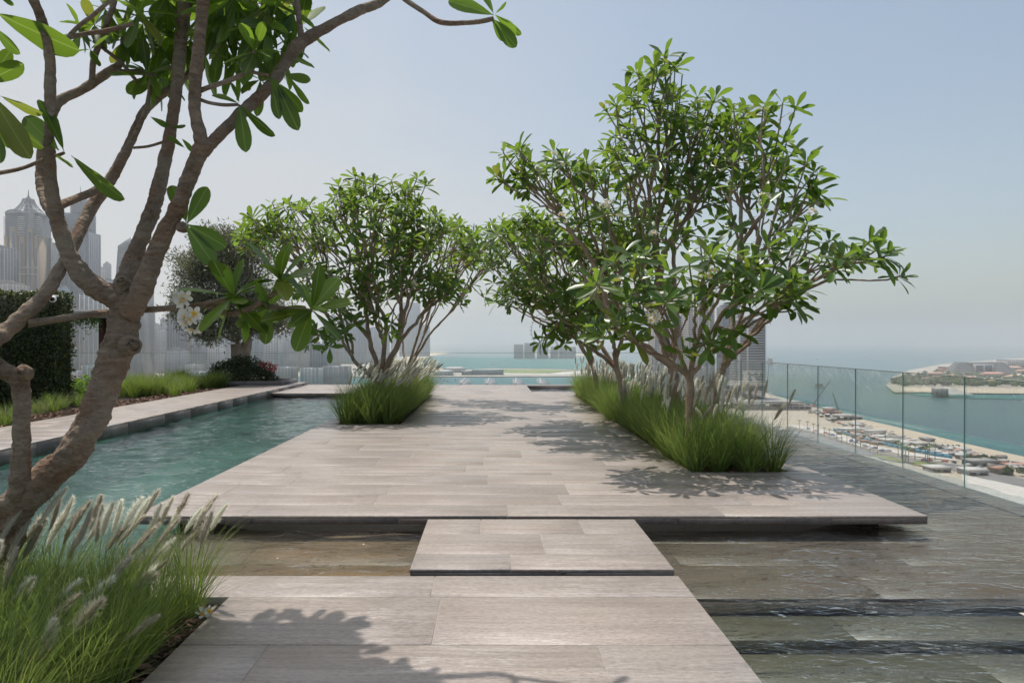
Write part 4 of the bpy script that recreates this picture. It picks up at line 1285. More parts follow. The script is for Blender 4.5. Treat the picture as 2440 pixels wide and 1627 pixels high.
leafy('hedge_leaves', np.concatenate([f_, t_, r_]), np.concatenate([np.tile([0, -1., .3], (n, 1)), np.tile([0, -.3, 1.], (m_, 1)), np.tile([1., -.2, .3], (1800, 1))]), g, (.05, .10), M['hedge'], hedge, lh)

# security camera on the hedge corner
cc = P(124, 712, 16.05)
white = plain('white_plastic', (.8, .8, .78), .35, .03, 4)
sc_ = thing('security_camera', 'small white dome security camera at the top corner of the hedge wall', 'camera', cc)
mbc = MB()
th = np.linspace(-1.45, 1.45, 9)
mbc.tube(np.array([[0, .02, .085 * math.sin(t)] for t in th]), np.array([.085 * math.cos(t) for t in th]), 12)
mbc.build('housing', white, sc_, True)
MB().tube(np.array([[.03, -.05, .03 * 0], [.05, -.085, -.005], [.055, -.1, -.01]]), [.055, .045, .02], 12).build('dome_lens', plain('black_dome', (.01, .01, .012), .1, .1, 3), sc_, True)
MB().box(-.025, .025, .02, .2, .06, .10).build('bracket', white, sc_)

# pergola: concrete roof beam and rust-brown post
pp = P(254, 890, 24.0); pt = P(254, 757, 24.0)
perg = thing('pergola', 'pergola with pale concrete roof beam and rust brown steel post behind the hedge', 'pergola', (pp[0], 24.0, .04))
lp = np.array(perg.location)
rust = plain('corten_steel', (.105, .042, .026), .8, .35, 5)
MB().box(pp[0] - .17, pp[0] - .02, 23.8, 23.95, .04, pt[2]).box(pp[0] + .03, pp[0] + .16, 23.85, 24.1, .04, pt[2]).box(pp[0] - .04, pp[0] + .05, 23.9, 24.05, .04, pt[2]).build('post', rust, perg, loc=lp)
conc = plain('pale_concrete', (.36, .345, .33), .8, .08, 3)
zt_, zb_ = P(254, 738, 23.5)[2], P(254, 757, 23.5)[2]
mbp = MB()
V = [[pp[0] + .35, 23.5, zb_], [pp[0] + .35, 25.3, zb_], [pp[0] - 7, 25.3, zb_], [pp[0] - 7, 19.0, zb_],
     [pp[0] + .35, 23.5, zt_], [pp[0] + .35, 25.3, zt_], [pp[0] - 7, 25.3, zt_], [pp[0] - 7, 19.0, zt_]]
mbp.add(V, MB.BQ)
mbp.build('roof_slab', conc, perg, loc=lp)
vine = thing('hanging_vine', 'green vine trailing below the pergola beam', 'vine', (pp[0] - .8, 23.4, zb_))
n = 700
q = np.stack([pp[0] - np.abs(g.normal(0, .75, n)) + .1, 23.42 + g.normal(0, .1, n), zb_ - np.abs(g.normal(0, .16, n)) * (1 + 1.2 * (g.random(n) < .15))], 1)
leafy('vine_leaves', q, np.tile([0, -.6, -.4], (n, 1)), g, (.05, .09), M['shrub'], vine, np.array(vine.location))


def shrub(name, label, cat, c, r, n, L, mat, tpl=SM, group=None, stems=6, seed=0, core=False):
    g = np.random.default_rng(seed)
    root = thing(name, label, cat, c, group)
    loc = np.array(c, float)
    w = unit(g.normal(0, 1, (n, 3))); w[:, 2] = np.abs(w[:, 2])
    lump = 1 + .22 * np.array([mnoise.noise(Vector(v * 2.3 + seed)) for v in w])
    p = loc + w * np.array(r) * (g.uniform(.45, 1, n) ** .5 * lump)[:, None]
    leafy('foliage', p, w, g, L, mat, root, loc, tpl, .7, seed)
    mb = MB()
    for k in range(stems):
        a = g.uniform(0, 6.28); e_ = loc + np.array([math.cos(a) * r[0] * .6, math.sin(a) * r[1] * .6, r[2] * g.uniform(.5, .85)])
        mb.tube(hermite(loc + np.array([math.cos(a), math.sin(a), 0]) * .05, e_, np.array([0, 0, .8]), unit(e_ - loc), 6), np.linspace(.016, .006, 6), 5)
    mb.build('stems', M['bark'], root, True, loc)
    return root, g


# bright shrubs and grass tufts along the bed left of the walkway
bedz = .045
for k, (u, v, y, r, n) in enumerate([(165, 965, 17.3, (.75, .6, .62), 1700), (215, 958, 18.2, (.6, .55, .58), 1200), (120, 972, 16.0, (.3, .25, .3), 300)]):
    c = P(u, v, y); c[2] = bedz
    shrub('leafy_shrub', ['low bright green shrub beside the hedge wall, larger one nearer the hedge', 'low bright green shrub just left of the near trunk, behind the walkway', 'little bright green shrub at the foot of the hedge wall'][k], 'shrub', c, r, n, (.07, .12), M['shrub'], seed=300 + k, group='bright shrubs left of the walkway')
c = P(428, 925, 23.2); c[2] = bedz
shrub('leafy_shrub', 'small round bright green shrub against the raised planter wall', 'shrub', c, (.36, .3, .5), 500, (.08, .13), M['shrub'], seed=310, group='bright shrubs left of the walkway')


def tuft(label, c, n, L, w, seed, mat, group):
    g = np.random.default_rng(seed)
    root = thing('grass_tuft', label, 'grass', c, group)
    V, Q, rn = blades(np.array([c[0]]), np.array([c[1]]), c[2], n, g, .14, L, w, .45)
    me = mesh_np('grass_blades', V - np.array(c), [Q], mat); set_rnd(me, rn)
    tag(link(bpy.data.objects.new('grass_blades', me), root), kind='stuff')


tl = [('low green grass tuft at the left edge under the hedge', 12, 1010, 12.6), ('second grass tuft from the left edge under the hedge', 48, 1000, 13.2), ('yellowish grass tuft between the tree stub and the trunk', 95, 990, 14.6), ('grey green grass tuft right of the yellowish tuft by the walkway', 128, 985, 15.2), ('dry grass tuft in front of the bright shrubs', 150, 978, 15.8), ('thin grass tuft in front of the bright shrub by the near trunk', 190, 974, 16.4)]
for k, (lb, u, v, y) in enumerate(tl):
    c = P(u, v, y); c[2] = bedz
    tuft(lb, c, 260, (.25, .5), .005, 400 + k, M['grassdry'] if k in (2, 4) else M['grass'], 'grass tufts beside the walkway')
xs = []
gg = np.random.default_rng(77)
for k in range(46):
    y = gg.uniform(19.0, 23.6); x = WX0 - gg.uniform(.35, 2.6)
    xs.append((x, y))
root = thing('fountain_grass', 'hazy bank of soft green grass behind the near trunk, left of the walkway', 'grass', (WX0 - 1.2, 21.5, bedz))
V, Q, rn = blades(np.array([a[0] for a in xs]), np.array([a[1] for a in xs]), bedz, 230, gg, .2, (.4, .75), .007, .35)
me = mesh_np('grass_blades', V - np.array(root.location), [Q], M['grass']); set_rnd(me, rn)
tag(link(bpy.data.objects.new('grass_blades', me), root), kind='stuff')

# raised stone planter with the olive tree and the flowering bush
bx0, bx1, by0, by1 = -11.0, -7.2, 23.4, 25.25
pl = thing('raised_planter', 'raised stone planter box with dark sides under the olive tree', 'planter', ((bx0 + bx1) / 2, (by0 + by1) / 2, .04))
lpz = np.array(pl.location)
MB().box(bx0, bx1, by0, by0 + .12, .04, .24).box(bx0, bx0 + .12, by0 + .12, by1, .04, .24).box(bx1 - .12, bx1, by0 + .12, by1, .04, .24).box(bx0 + .12, bx1 - .12, by1 - .12, by1, .04, .24).build('planter_wall', M['fascia'], pl, loc=lpz)
MB().box(bx0 + .12, bx1 - .12, by0 + .12, by1 - .12, .04, .20).build('soil', M['soil'], pl, loc=lpz)

oc = P(575, 868, 24.4); oc[2] = .2
olive = thing('olive_tree', 'grey green olive tree with a stout forked trunk in the raised planter', 'tree', oc)
g = np.random.default_rng(88)
lobes = [(520, 690, 95, 100, 24.4, 1.4, 60), (560, 615, 85, 60, 24.4, 1.2, 44), (520, 585, 60, 40, 24.4, 1.0, 20), (470, 640, 55, 60, 24.2, .9, 24), (600, 720, 80, 80, 24.4, 1.3, 40), (540, 780, 110, 45, 24.2, 1.3, 40), (640, 770, 50, 50, 24.4, .8, 16), (470, 740, 50, 50, 24.2, .8, 16)]
tips = lobe_tips(lobes, g)
segs, ends = [], []
f1, f2 = P(566, 818, 24.4), P(592, 806, 24.4)
segs.append((catmull([oc, P(571, 850, 24.4), f1], 8), np.linspace(.36, .24, 8)))
segs.append((catmull([oc + np.array([.12, 0, .1]), P(583, 845, 24.4), f2], 8), np.linspace(.26, .15, 8)))
lab = tips[:, 0] < f1[0] + .25
skeleton(f1, np.array([-.2, 0, 1.]), tips[lab], g, .012, .42, segs, ends, 0, .16)
skeleton(f2, np.array([.3, 0, 1.]), tips[~lab], g, .012, .42, segs, ends, 0, .12)
mb = MB()
for c, r in segs: mb.tube(c, r, 12 if r[0] > .1 else 6, disp=bump_disp(.25) if r[0] > .1 else None)
mb.build('trunk', M['barkO'], olive, True, oc)
T = np.array([e_[0] for e_ in ends]); n = len(T) * 190
ci = np.repeat(np.arange(len(T)), 190)
off = g.normal(0, 1, (n, 3)) * np.array([.22, .22, .17])
leafy('crown', T[ci] + off, unit(off + np.array([0, 0, .02])), g, (.09, .16), M['olive'], olive, oc, SLIM, .8, 9)

bc = P(578, 915, 24.0); bc[2] = .2
bush, g = shrub('flowering_bush', 'dark green bush with a few red flowers around the olive trunk', 'bush', bc, (1.28, .55, .86), 5200, (.06, .10), M['bush'], seed=320, stems=14)
n = 90
cl = [P(640, 866, 23.55), P(650, 880, 23.5), P(622, 868, 23.6), P(655, 872, 23.6)]
q = np.concatenate([c + g.normal(0, .05, (22, 3)) for c in cl])
o = join_leaves('red_flowers', q, unit(g.normal(0, 1, (len(q), 3))), unit(g.normal(0, 1, (len(q), 3))), g.uniform(.05, .09, len(q)), [SM], np.zeros(len(q), int), M['redflower'], bush, bc, 3)
tag(o, kind='stuff')
# ------------------------------------------------------------------ the sea, the coast and the city far below
ZL, ZS = -100.0, -102.0


def sea_mat():
    m = NT('sea_water')
    pos = m.n('NewGeometry').outputs['Position']
    a = m.noise(m.vmath('MULTIPLY', pos, (.0016, .0007, .001)), 1.0, 5.0, .6)
    b_ = m.noise(m.vmath('MULTIPLY', pos, (.012, .006, .01)), 1.0, 4.0, .6)
    c = m.mixc(m.ramp(a, [(.35, (0, 0, 0)), (.65, (1, 1, 1))]), (.034, .090, .112), (.052, .132, .146))
    c = m.mixc(m.math('MULTIPLY', b_, .35), c, (.08, .165, .17))
    w = m.noise(m.vmath('MULTIPLY', pos, (.10, .22, .1)), 1.0, 4.0, .6)
    bp = m.n('Bump', {'Strength': .35, 'Distance': 1.5, 'Height': w})
    return m.surf(m.n('BsdfPrincipled', {'Base Color': c, 'Roughness': .28, 'Specular IOR Level': .35, 'Normal': bp.outputs[0]}).outputs[0])


def ground_mat(name, cs, sc=.02):
    m = NT(name)
    pos = m.n('NewGeometry').outputs['Position']
    a = m.noise(pos, sc, 6.0, .65)
    b_ = m.noise(pos, sc * 7, 4.0, .6)
    c = m.ramp(a, [(.3, cs[0]), (.48, cs[1]), (.66, cs[2])])
    c = m.mixc(m.math('MULTIPLY', b_, .5), c, cs[1])
    return m.surf(m.n('BsdfPrincipled', {'Base Color': c, 'Roughness': .9, 'Specular IOR Level': .1}).outputs[0])


M['sea'] = sea_mat()
M['sand'] = ground_mat('beach_sand', [(.46, .40, .31), (.55, .48, .38), (.62, .55, .45)], .03)
M['land'] = ground_mat('city_ground', [(.20, .22, .16), (.34, .32, .28), (.44, .41, .36)], .012)
M['yard'] = ground_mat('sandy_ground', [(.40, .35, .27), (.48, .43, .35), (.42, .41, .38)], .02)
M['lawn'] = ground_mat('lawn', [(.13, .19, .07), (.19, .24, .10), (.30, .28, .17)], .012)
M['road'] = ground_mat('road', [(.20, .20, .205), (.24, .24, .24), (.27, .27, .265)], .03)
M['pave'] = ground_mat('pale_paving', [(.50, .48, .45), (.58, .56, .53), (.63, .61, .58)], .04)
M['rock'] = ground_mat('breakwater_rock', [(.20, .19, .17), (.31, .29, .26), (.40, .37, .33)], .25)
M['shallow'] = ground_mat('shallow_sea', [(.05, .14, .15), (.07, .175, .18), (.09, .205, .205)], .01)
M['marina'] = ground_mat('marina_water', [(.05, .12, .14), (.065, .15, .165), (.08, .18, .19)], .01)


def flat(name, px, z, mat, kind='structure', zz=None):
    pts = [G(u, v, z) for u, v in px]
    V = np.array(pts); me = bpy.data.meshes.new(name)
    me.from_pydata([tuple(p) for p in V], [], [list(range(len(V)))])
    me.materials.append(mat); me.update()
    if me.polygons[0].normal.z < 0: me.flip_normals()
    return tag(link(bpy.data.objects.new(name, me)), kind=kind)


def berm(name, pts, w, h, z, mat, seed=0):
    """rock mound along a line on the water"""
    g = np.random.default_rng(seed)
    pts = catmull(np.array(pts), max(12, int(len(pts) * 8)))
    d = unit(np.gradient(pts, axis=0)); s_ = np.stack([-d[:, 1], d[:, 0], 0 * d[:, 0]], 1)
    rows = []
    for k, hh in ((-1, -1), (-.55, .6), (-.2, 1), (.2, 1), (.55, .6), (1, -1)):
        rows.append(pts + s_ * (k * w / 2 * g.uniform(.9, 1.1, len(pts)))[:, None] + np.array([0, 0, 1]) * (hh * h * g.uniform(.8, 1.15, len(pts)))[:, None])
    V = np.stack(rows, 1); n, k = V.shape[:2]
    idx = np.arange(n * k).reshape(n, k)
    Q = np.stack([idx[:-1, :-1], idx[1:, :-1], idx[1:, 1:], idx[:-1, 1:]], -1).reshape(-1, 4)
    V = V.reshape(-1, 3); V[:, 2] += z
    me = mesh_np(name, V, [Q[:, ::-1]], mat)
    return tag(link(bpy.data.objects.new(name, me)), kind='structure')


S = 30000
tag(MB().add([[-S, -3000, ZS], [S, -3000, ZS], [S, 40000, ZS], [-S, 40000, ZS]], [[0, 1, 2, 3]]).build('sea', M['sea']), kind='structure')

# city shore, left and middle
flat('city_ground', [(-2600, 832), (-600, 832), (600, 833), (985, 836), (1062, 838), (1076, 841), (1040, 846), (1010, 852), (1004, 862), (1030, 876), (1110, 880), (1175, 877), (1335, 879), (1372, 882), (1520, 888), (1700, 905), (1700, 899), (1380, 896), (1000, 897), (660, 897), (640, 905), (600, 960), (-200, 1300), (-2600, 1300)], ZL, M['land'])
flat('shore_sand', [(960, 839.5), (1066, 839.2), (1072, 841), (1036, 846.5), (1008, 852.5), (1000, 858), (960, 853)], ZL + .4, M['sand'])
flat('promenade_strip', [(640, 886), (1100, 889.5), (1400, 893), (1700, 902), (1700, 899.5), (1400, 890.5), (1100, 887), (640, 883.5)], ZL + .4, M['pave'])
flat('lawn', [(1185, 879), (1335, 880.3), (1362, 883), (1290, 889.5), (1198, 888), (1180, 884)], ZL + .8, M['lawn'])
flat('beach_path', [(1300, 890.5), (1340, 886), (1400, 882.6), (1520, 889), (1520, 892), (1400, 890)], ZL + 1.0, M['pave'])
flat('shallow_sea', [(985, 848), (1040, 850), (1400, 852), (1400, 880), (1335, 878), (1175, 876), (1110, 879), (1030, 875), (1006, 862)], ZS + .5, M['shallow'])
flat('marina_water', [(640, 900), (1700, 900), (1700, 960), (560, 960)], ZS + .6, M['marina'])
flat('far_shore', [(1250, 842.5), (1420, 842.5), (1420, 846), (1330, 848), (1262, 845)], ZL, M['sand'])

# beach and roads at right
shore = [(1500, 905), (1820, 935), (1870, 948), (1908, 957), (1936, 970), (1998, 981), (2056, 998), (2151, 1019.5), (2298, 1055), (2440, 1087), (2760, 1160)]
flat('coast_ground', shore + [(2760, 1800), (1300, 1800), (1300, 960)], ZL + .2, M['yard'])
flat('shallow_sea', [(1700, 912), (1908, 950), (1945, 960), (2005, 972), (2070, 988), (2160, 1006), (2310, 1038), (2440, 1064), (2760, 1130), (2760, 1162), (2440, 1089), (2298, 1057), (2151, 1021), (2056, 999.5), (1998, 982), (1908, 958), (1700, 925)], ZS + .6, M['shallow'])
flat('beach', [(2030, 992), (2056, 998.5), (2151, 1020), (2298, 1055.5), (2440, 1087.5), (2760, 1161), (2760, 1215), (2440, 1127), (2300, 1090), (2180, 1058), (2080, 1026), (2030, 1010)], ZL + .6, M['sand'])
flat('beach_road', [(1880, 1016), (1960, 1035), (2060, 1068), (2150, 1086), (2260, 1103), (2330, 1113), (2440, 1140), (2440, 1165), (2300, 1126), (2230, 1112), (2140, 1098), (2030, 1076), (1930, 1046), (1870, 1026)], ZL + .6, M['road'])
flat('beach_promenade', [(1880, 1008), (1980, 1026), (2080, 1060), (2170, 1078), (2270, 1092), (2290, 1098), (2160, 1084), (2060, 1066), (1960, 1033), (1878, 1014)], ZL + .8, M['pave'])
flat('lawn', [(2080, 1081), (2120, 1086), (2160, 1098), (2150, 1101), (2100, 1092)], ZL + .9, M['lawn'])
flat('lawn', [(2180, 1097), (2240, 1103), (2246, 1109), (2200, 1110), (2166, 1104)], ZL + .9, M['lawn'])
flat('paved_yard', [(2290, 1128), (2440, 1160), (2600, 1220), (2600, 1330), (2420, 1215), (2300, 1160)], ZL + .8, M['pave'])

# hotel peninsula with its rock breakwater
flat('peninsula_ground', [(2130, 934), (2112, 918), (2125, 898), (2165, 882), (2250, 866), (2440, 852), (2900, 850), (2900, 934), (2440, 934)], ZL + .4, M['land'])
flat('peninsula_beach', [(2140, 925), (2160, 923), (2440, 924), (2900, 926), (2900, 938), (2440, 937), (2240, 935), (2160, 931)], ZL + .8, M['sand'])
flat('lagoon', [(2150, 934), (2240, 936), (2440, 938.5), (2900, 941), (2900, 954), (2440, 951), (2290, 948), (2190, 942)], ZS + .8, M['shallow'])
berm('rock_breakwater', [G(*p, ZS) for p in [(2330, 856), (2220, 868), (2160, 880), (2118, 898), (2103, 914), (2108, 926), (2140, 937), (2200, 945), (2300, 952), (2440, 955), (2700, 958), (2900, 960)]], 22, 3.5, ZS, M['rock'], 1)
berm('offshore_breakwater', [G(*p, ZS) for p in [(2010, 851.5), (2150, 852), (2300, 853), (2370, 854)]], 34, 5, ZS, M['rock'], 2)
berm('offshore_breakwater', [G(*p, ZS) for p in [(2355, 850), (2440, 850), (2600, 850)]], 34, 5, ZS, M['rock'], 3)
for k, p in enumerate([[(1780, 912), (1850, 912), (1890, 916), (1912, 925)], [(1780, 944), (1850, 944), (1920, 946)]]):
    berm('rock_groyne', [G(*q, ZS) for q in p], 26, 3.5, ZS, M['rock'], 5 + k)

# ------------------------------------------------------------------ towers
def tmat(n, c, rough=.55, var=.06): return plain('facade_' + n, c, rough, var, .05)


W = {'beige': tmat('beige', (.32, .25, .175)), 'sand': tmat('sand', (.235, .21, .178)), 'white': tmat('white', (.40, .40, .39)), 'grey': tmat('grey', (.165, .18, .205)), 'pale': tmat('pale', (.20, .222, .25)), 'dark': tmat('dark', (.17, .19, .21)), 'red': tmat('red', (.40, .20, .16)), 'conc': tmat('conc', (.40, .385, .37))}
GL = {'blue': plain('tower_glass_blue', (.075, .125, .18), .2, .25, .06, spec=.6), 'dark': plain('tower_glass_dark', (.05, .065, .085), .2, .25, .06, spec=.6), 'grey': plain('tower_glass_grey', (.13, .16, .19), .25, .2, .06, spec=.6), 'teal': plain('tower_glass_teal', (.09, .17, .19), .2, .2, .06, spec=.6)}


def tower(label, u0, u1, vt, y, wall='pale', glass='blue', style='bands', fl=4.2, name='skyscraper', depth=None, vb=None, group=None, cat='skyscraper', roof=True, piers=5, zbase=ZL):
    x0, x1 = P(u0, 0, y)[0], P(u1, 0, y)[0]
    zt = P(0, vt, y)[2]; zb = zbase if vb is None else P(0, vb, y)[2]
    w = x1 - x0; d = depth or min(w, 45.0)
    root = thing(name, label, cat, ((x0 + x1) / 2, y + d / 2, zb), group)
    loc = np.array(root.location)
    MB().box(x0, x1, y, y + d, zb, zt).build('body', GL[glass], root, loc=loc)
    n = max(2, int((zt - zb) / fl)); p_ = .5
    mb = MB()
    if style in ('bands', 'grid', 'balcony'):
        t = {'bands': .38, 'grid': .42, 'balcony': .26}[style] * fl; o_ = {'bands': .4, 'grid': .35, 'balcony': 1.3}[style]
        for k in range(n):
            z = zb + k * fl
            mb.box(x0 - o_, x1 + o_, y - o_, y + d + o_, z, min(z + t, zt))
        mb.build('floor_slabs', W[wall], root, loc=loc)
    mb = MB()
    if style in ('grid', 'fins', 'bands'):
        m_ = piers if style != 'fins' else piers * 2
        pw = w / m_ * (.20 if style != 'fins' else .16)
        for k in range(m_ + 1):
            xc = x0 + w * k / m_
            mb.box(xc - pw / 2, xc + pw / 2, y - .8, y - .01, zb, zt)
            yc = y + d * k / m_
            mb.box(x1 + .01, x1 + .8, yc - pw / 2, yc + pw / 2, zb, zt); mb.box(x0 - .8, x0 - .01, yc - pw / 2, yc + pw / 2, zb, zt)
        mb.build('piers', W[wall], root, loc=loc)
    if style == 'balcony':
        mb.box(x0 + w * .3, x0 + w * .36, y - 1.35, y - .02, zb, zt).box(x0 - 1.32, x0 + w * .06, y - 1.36, y - .02, zb, zt)
        mb.build('piers', W[wall], root, loc=loc)
    if roof:
        MB().box(x0 + w * .1, x1 - w * .1, y + d * .1, y + d * .9, zt, zt + 3.5).box(x0 + w * .3, x0 + w * .6, y + d * .3, y + d * .7, zt + 3.5, zt + 8).build('roof_plant', W[wall], root, loc=loc)
    return root, loc, (x0, x1, y, y + d, zb, zt)


# tower with lattice crown
ya = 1500.0
root, loc, (x0, x1, yy0, yy1, zb, zt) = tower('beige stone tower with dark glass shoulders and lattice crown, left skyline', 12, 90, 508, ya, 'beige', 'dark', 'none', roof=False)
w = x1 - x0; cx = (x0 + x1) / 2; cyy = (yy0 + yy1) / 2
def zz(v): return P(0, v, ya)[2]
mb = MB()
for a, b, v in ((-.02, .10, 562), (.16, .40, 540), (.44, .62, 562), (.68, .88, 545), (.92, 1.02, 562)):
    mb.box(x0 + a * w, x0 + b * w, yy0 - 2.5, yy0 - .02, zb, zz(v))
mb.box(x1 + .02, x1 + 2.5, yy0, yy0 + .35 * w, zb, zz(560)).box(x1 + .02, x1 + 2.5, yy0 + .6 * w, yy1, zb, zz(560))
mb.build('stone_bays', W['beige'], root, loc=loc)
mb = MB()
for a, b, v in ((.24, .32, 552), (.50, .56, 580), (.75, .82, 553), (.02, .06, 590), (.95, .99, 590)):
    mb.box(x0 + a * w, x0 + b * w, yy0 - 2.9, yy0 - 2.52, zb, zz(v))
mb.build('window_strips', GL['blue'], root, loc=loc)
mb = MB()
for k in range(28):
    z = zb + k * 7.0
    if z > zz(580): break
    for a, b in ((.20, .36), (.72, .86)): mb.box(x0 + a * w, x0 + b * w, yy0 - 3.3, yy0 - 2.92, z, z + 2.6)
mb.box(x0 - 1, x1 + 1, yy0 - 3.5, yy0 - 3.32, zz(640), zz(636)).box(x0 - 1, x1 + 1, yy0 - 3.5, yy0 - 3.32, zz(655), zz(652))
mb.build('window_spandrels', W['white'], root, loc=loc)
mb = MB()
for k in range(9):
    z = zz(560 - k * 5.2)
    mb.box(x0 + .42 * w, x0 + .64 * w, yy0 - 4, yy0 + 1, z, z + 1.8); mb.box(x0 - 3, x0 + .04 * w, yy0 - 2, yy0 + 6, z, z + 1.6); mb.box(x1 - .04 * w, x1 + 3, yy0 - 2, yy0 + 6, z, z + 1.6)
mb.build('balconies', W['white'], root, loc=loc)
mb = MB()
for sx in (.27, .75):
    c_ = x0 + sx * w; rr_ = .27 * w
    th = np.linspace(0, math.pi, 12)
    poly = np.array([[c_ - rr_ * math.cos(t), zz(508) + 9 * math.sin(t)] for t in th])
    V = np.concatenate([np.stack([poly[:, 0], np.full(12, yy), poly[:, 1]], 1) for yy in (yy0 - 2, yy1 + 2)])
    mb.add(V, [[i, i + 1, 13 + i, 12 + i] for i in range(11)], None)
    mb.add(V[:12], None, [[0, i, i + 1] for i in range(1, 11)])
mb.build('arched_roof', W['pale'], root, loc=loc)
mb = MB()
def flare(t): return .37 * w * (1 - t) ** 1.6 + .15 * w
for k in range(20):
    a = k / 20 * 2 * math.pi
    pts = np.array([[cx + flare(t) * math.cos(a), cyy + flare(t) * math.sin(a), zz(508) + t * (zz(470) - zz(508))] for t in np.linspace(0, 1, 8)])
    mb.tube(pts, np.full(8, .9), 4)
for t in (.0, .3, .6, .85, 1.0):
    an = np.linspace(0, 2 * math.pi, 25)
    mb.tube(np.stack([cx + flare(t) * np.cos(an), cyy + flare(t) * np.sin(an), np.full(25, zz(508) + t * (zz(470) - zz(508)))], 1), np.full(25, 1.0), 4, cap=False)
an = np.linspace(0, 2 * math.pi, 13)
mb.tube(np.array([[cx, cyy, zz(506)], [cx, cyy, zz(468)]]), [9.0, 6.0], 10)
mb.build('lattice_crown', W['pale'], root, loc=loc)
MB().tube(np.array([[cx, cyy, zz(472)], [cx, cyy, zz(466)], [cx, cyy, zz(462)], [cx, cyy, zz(447)]]), [5, 4.5, 1.6, .5], 8).build('spire', W['grey'], root, loc=loc)

# domed tower
yb = 1560.0
def zz(v): return P(0, v, yb)[2]
root, loc, (x0, x1, yy0, yy1, zb, zt) = tower('tallest blue grey tower with ribbed dome and needle spire, left skyline', 141, 212, 552, yb, 'pale', 'blue', 'grid', 4.0, roof=False, piers=6)
cx, cyy, w = (x0 + x1) / 2 + 1, (yy0 + yy1) / 2, x1 - x0
mb = MB()
mb.box(x0 + .1 * w, x1 - .1 * w, yy0 + .1 * w, yy1 - .1 * w, zt, zz(505))
mb.build('upper_shaft', GL['blue'], root, loc=loc)
mb = MB()
for k in range(18):
    z = zt + k * 3.6
    if z < zz(507): mb.box(x0 + .09 * w, x1 - .09 * w, yy0 + .09 * w, yy1 - .09 * w, z, z + 1.4)
mb.build('upper_floor_slabs', W['pale'], root, loc=loc)
R_ = .30 * w
MB().tube(np.array([[cx, cyy, zz(506)], [cx, cyy, zz(484)]]), [R_, R_], 20).build('drum', W['grey'], root, loc=loc)
th = np.linspace(0, 1.5, 9)
MB().tube(np.array([[cx, cyy, zz(484) + R_ * .95 * math.sin(t)] for t in th]), R_ * .98 * np.cos(th), 20).build('dome', GL['grey'], root, True, loc)
mb = MB()
for k in range(16):
    a = k / 16 * 2 * math.pi
    mb.tube(np.array([[cx + R_ * math.cos(t) * math.cos(a), cyy + R_ * math.cos(t) * math.sin(a), zz(484) + R_ * .97 * math.sin(t)] for t in th]), np.full(9, .7), 4)
mb.build('dome_ribs', W['white'], root, loc=loc)
MB().tube(np.array([[cx, cyy, zz(464)], [cx, cyy, zz(460)], [cx, cyy, zz(457)], [cx, cyy, zz(438)]]), [4, 2.5, 1, .4], 8).build('spire', W['grey'], root, loc=loc)

# slant-topped glass tower
yc = 1700.0
def zz(v): return P(0, v, yc)[2]
px = lambda u: P(u, 0, yc)[0]
root = thing('skyscraper', 'pale glass tower with a sharply slanted roof between the two trunks', 'skyscraper', (px(292), yc + 20, ZL))
loc = np.array(root.location)
mb = MB()
V = [[px(262), yc, ZL], [px(345), yc, ZL], [px(345), yc + 45, ZL], [px(262), yc + 45, ZL], [px(281), yc, zz(586)], [px(313), yc, zz(564)], [px(313), yc + 45, zz(564)], [px(281), yc + 45, zz(586)]]
mb.add(V, MB.BQ).build('body', GL['grey'], root, loc=loc)
mb = MB()
for k in range(7):
    f = k / 6
    b0 = np.array([px(262 + f * 83), yc - .8, ZL]); t0 = np.array([px(281 + f * 32), yc - .8, zz(598)])
    mb.tube(np.array([b0, t0]), [1.6, 1.0], 4)
mb.box(px(280.2), px(313.8), yc - 1, yc - .1, zz(600), zz(597))
mb.build('mullions', W['pale'], root, loc=loc)
mb = MB().add([[px(280.6), yc - 1.2, zz(597)], [px(313.4), yc - 1.2, zz(597)], [px(313), yc - 1.2, zz(563.5)], [px(281), yc - 1.2, zz(585.5)], [px(280.6), yc - .1, zz(597)], [px(313.4), yc - .1, zz(597)], [px(313), yc - .1, zz(563.5)], [px(281), yc - .1, zz(585.5)]], [[0, 1, 2, 3], [0, 4, 5, 1], [1, 5, 6, 2], [2, 6, 7, 3], [3, 7, 4, 0], [4, 7, 6, 5]])
mb.build('crown_screen', W['pale'], root, loc=loc)

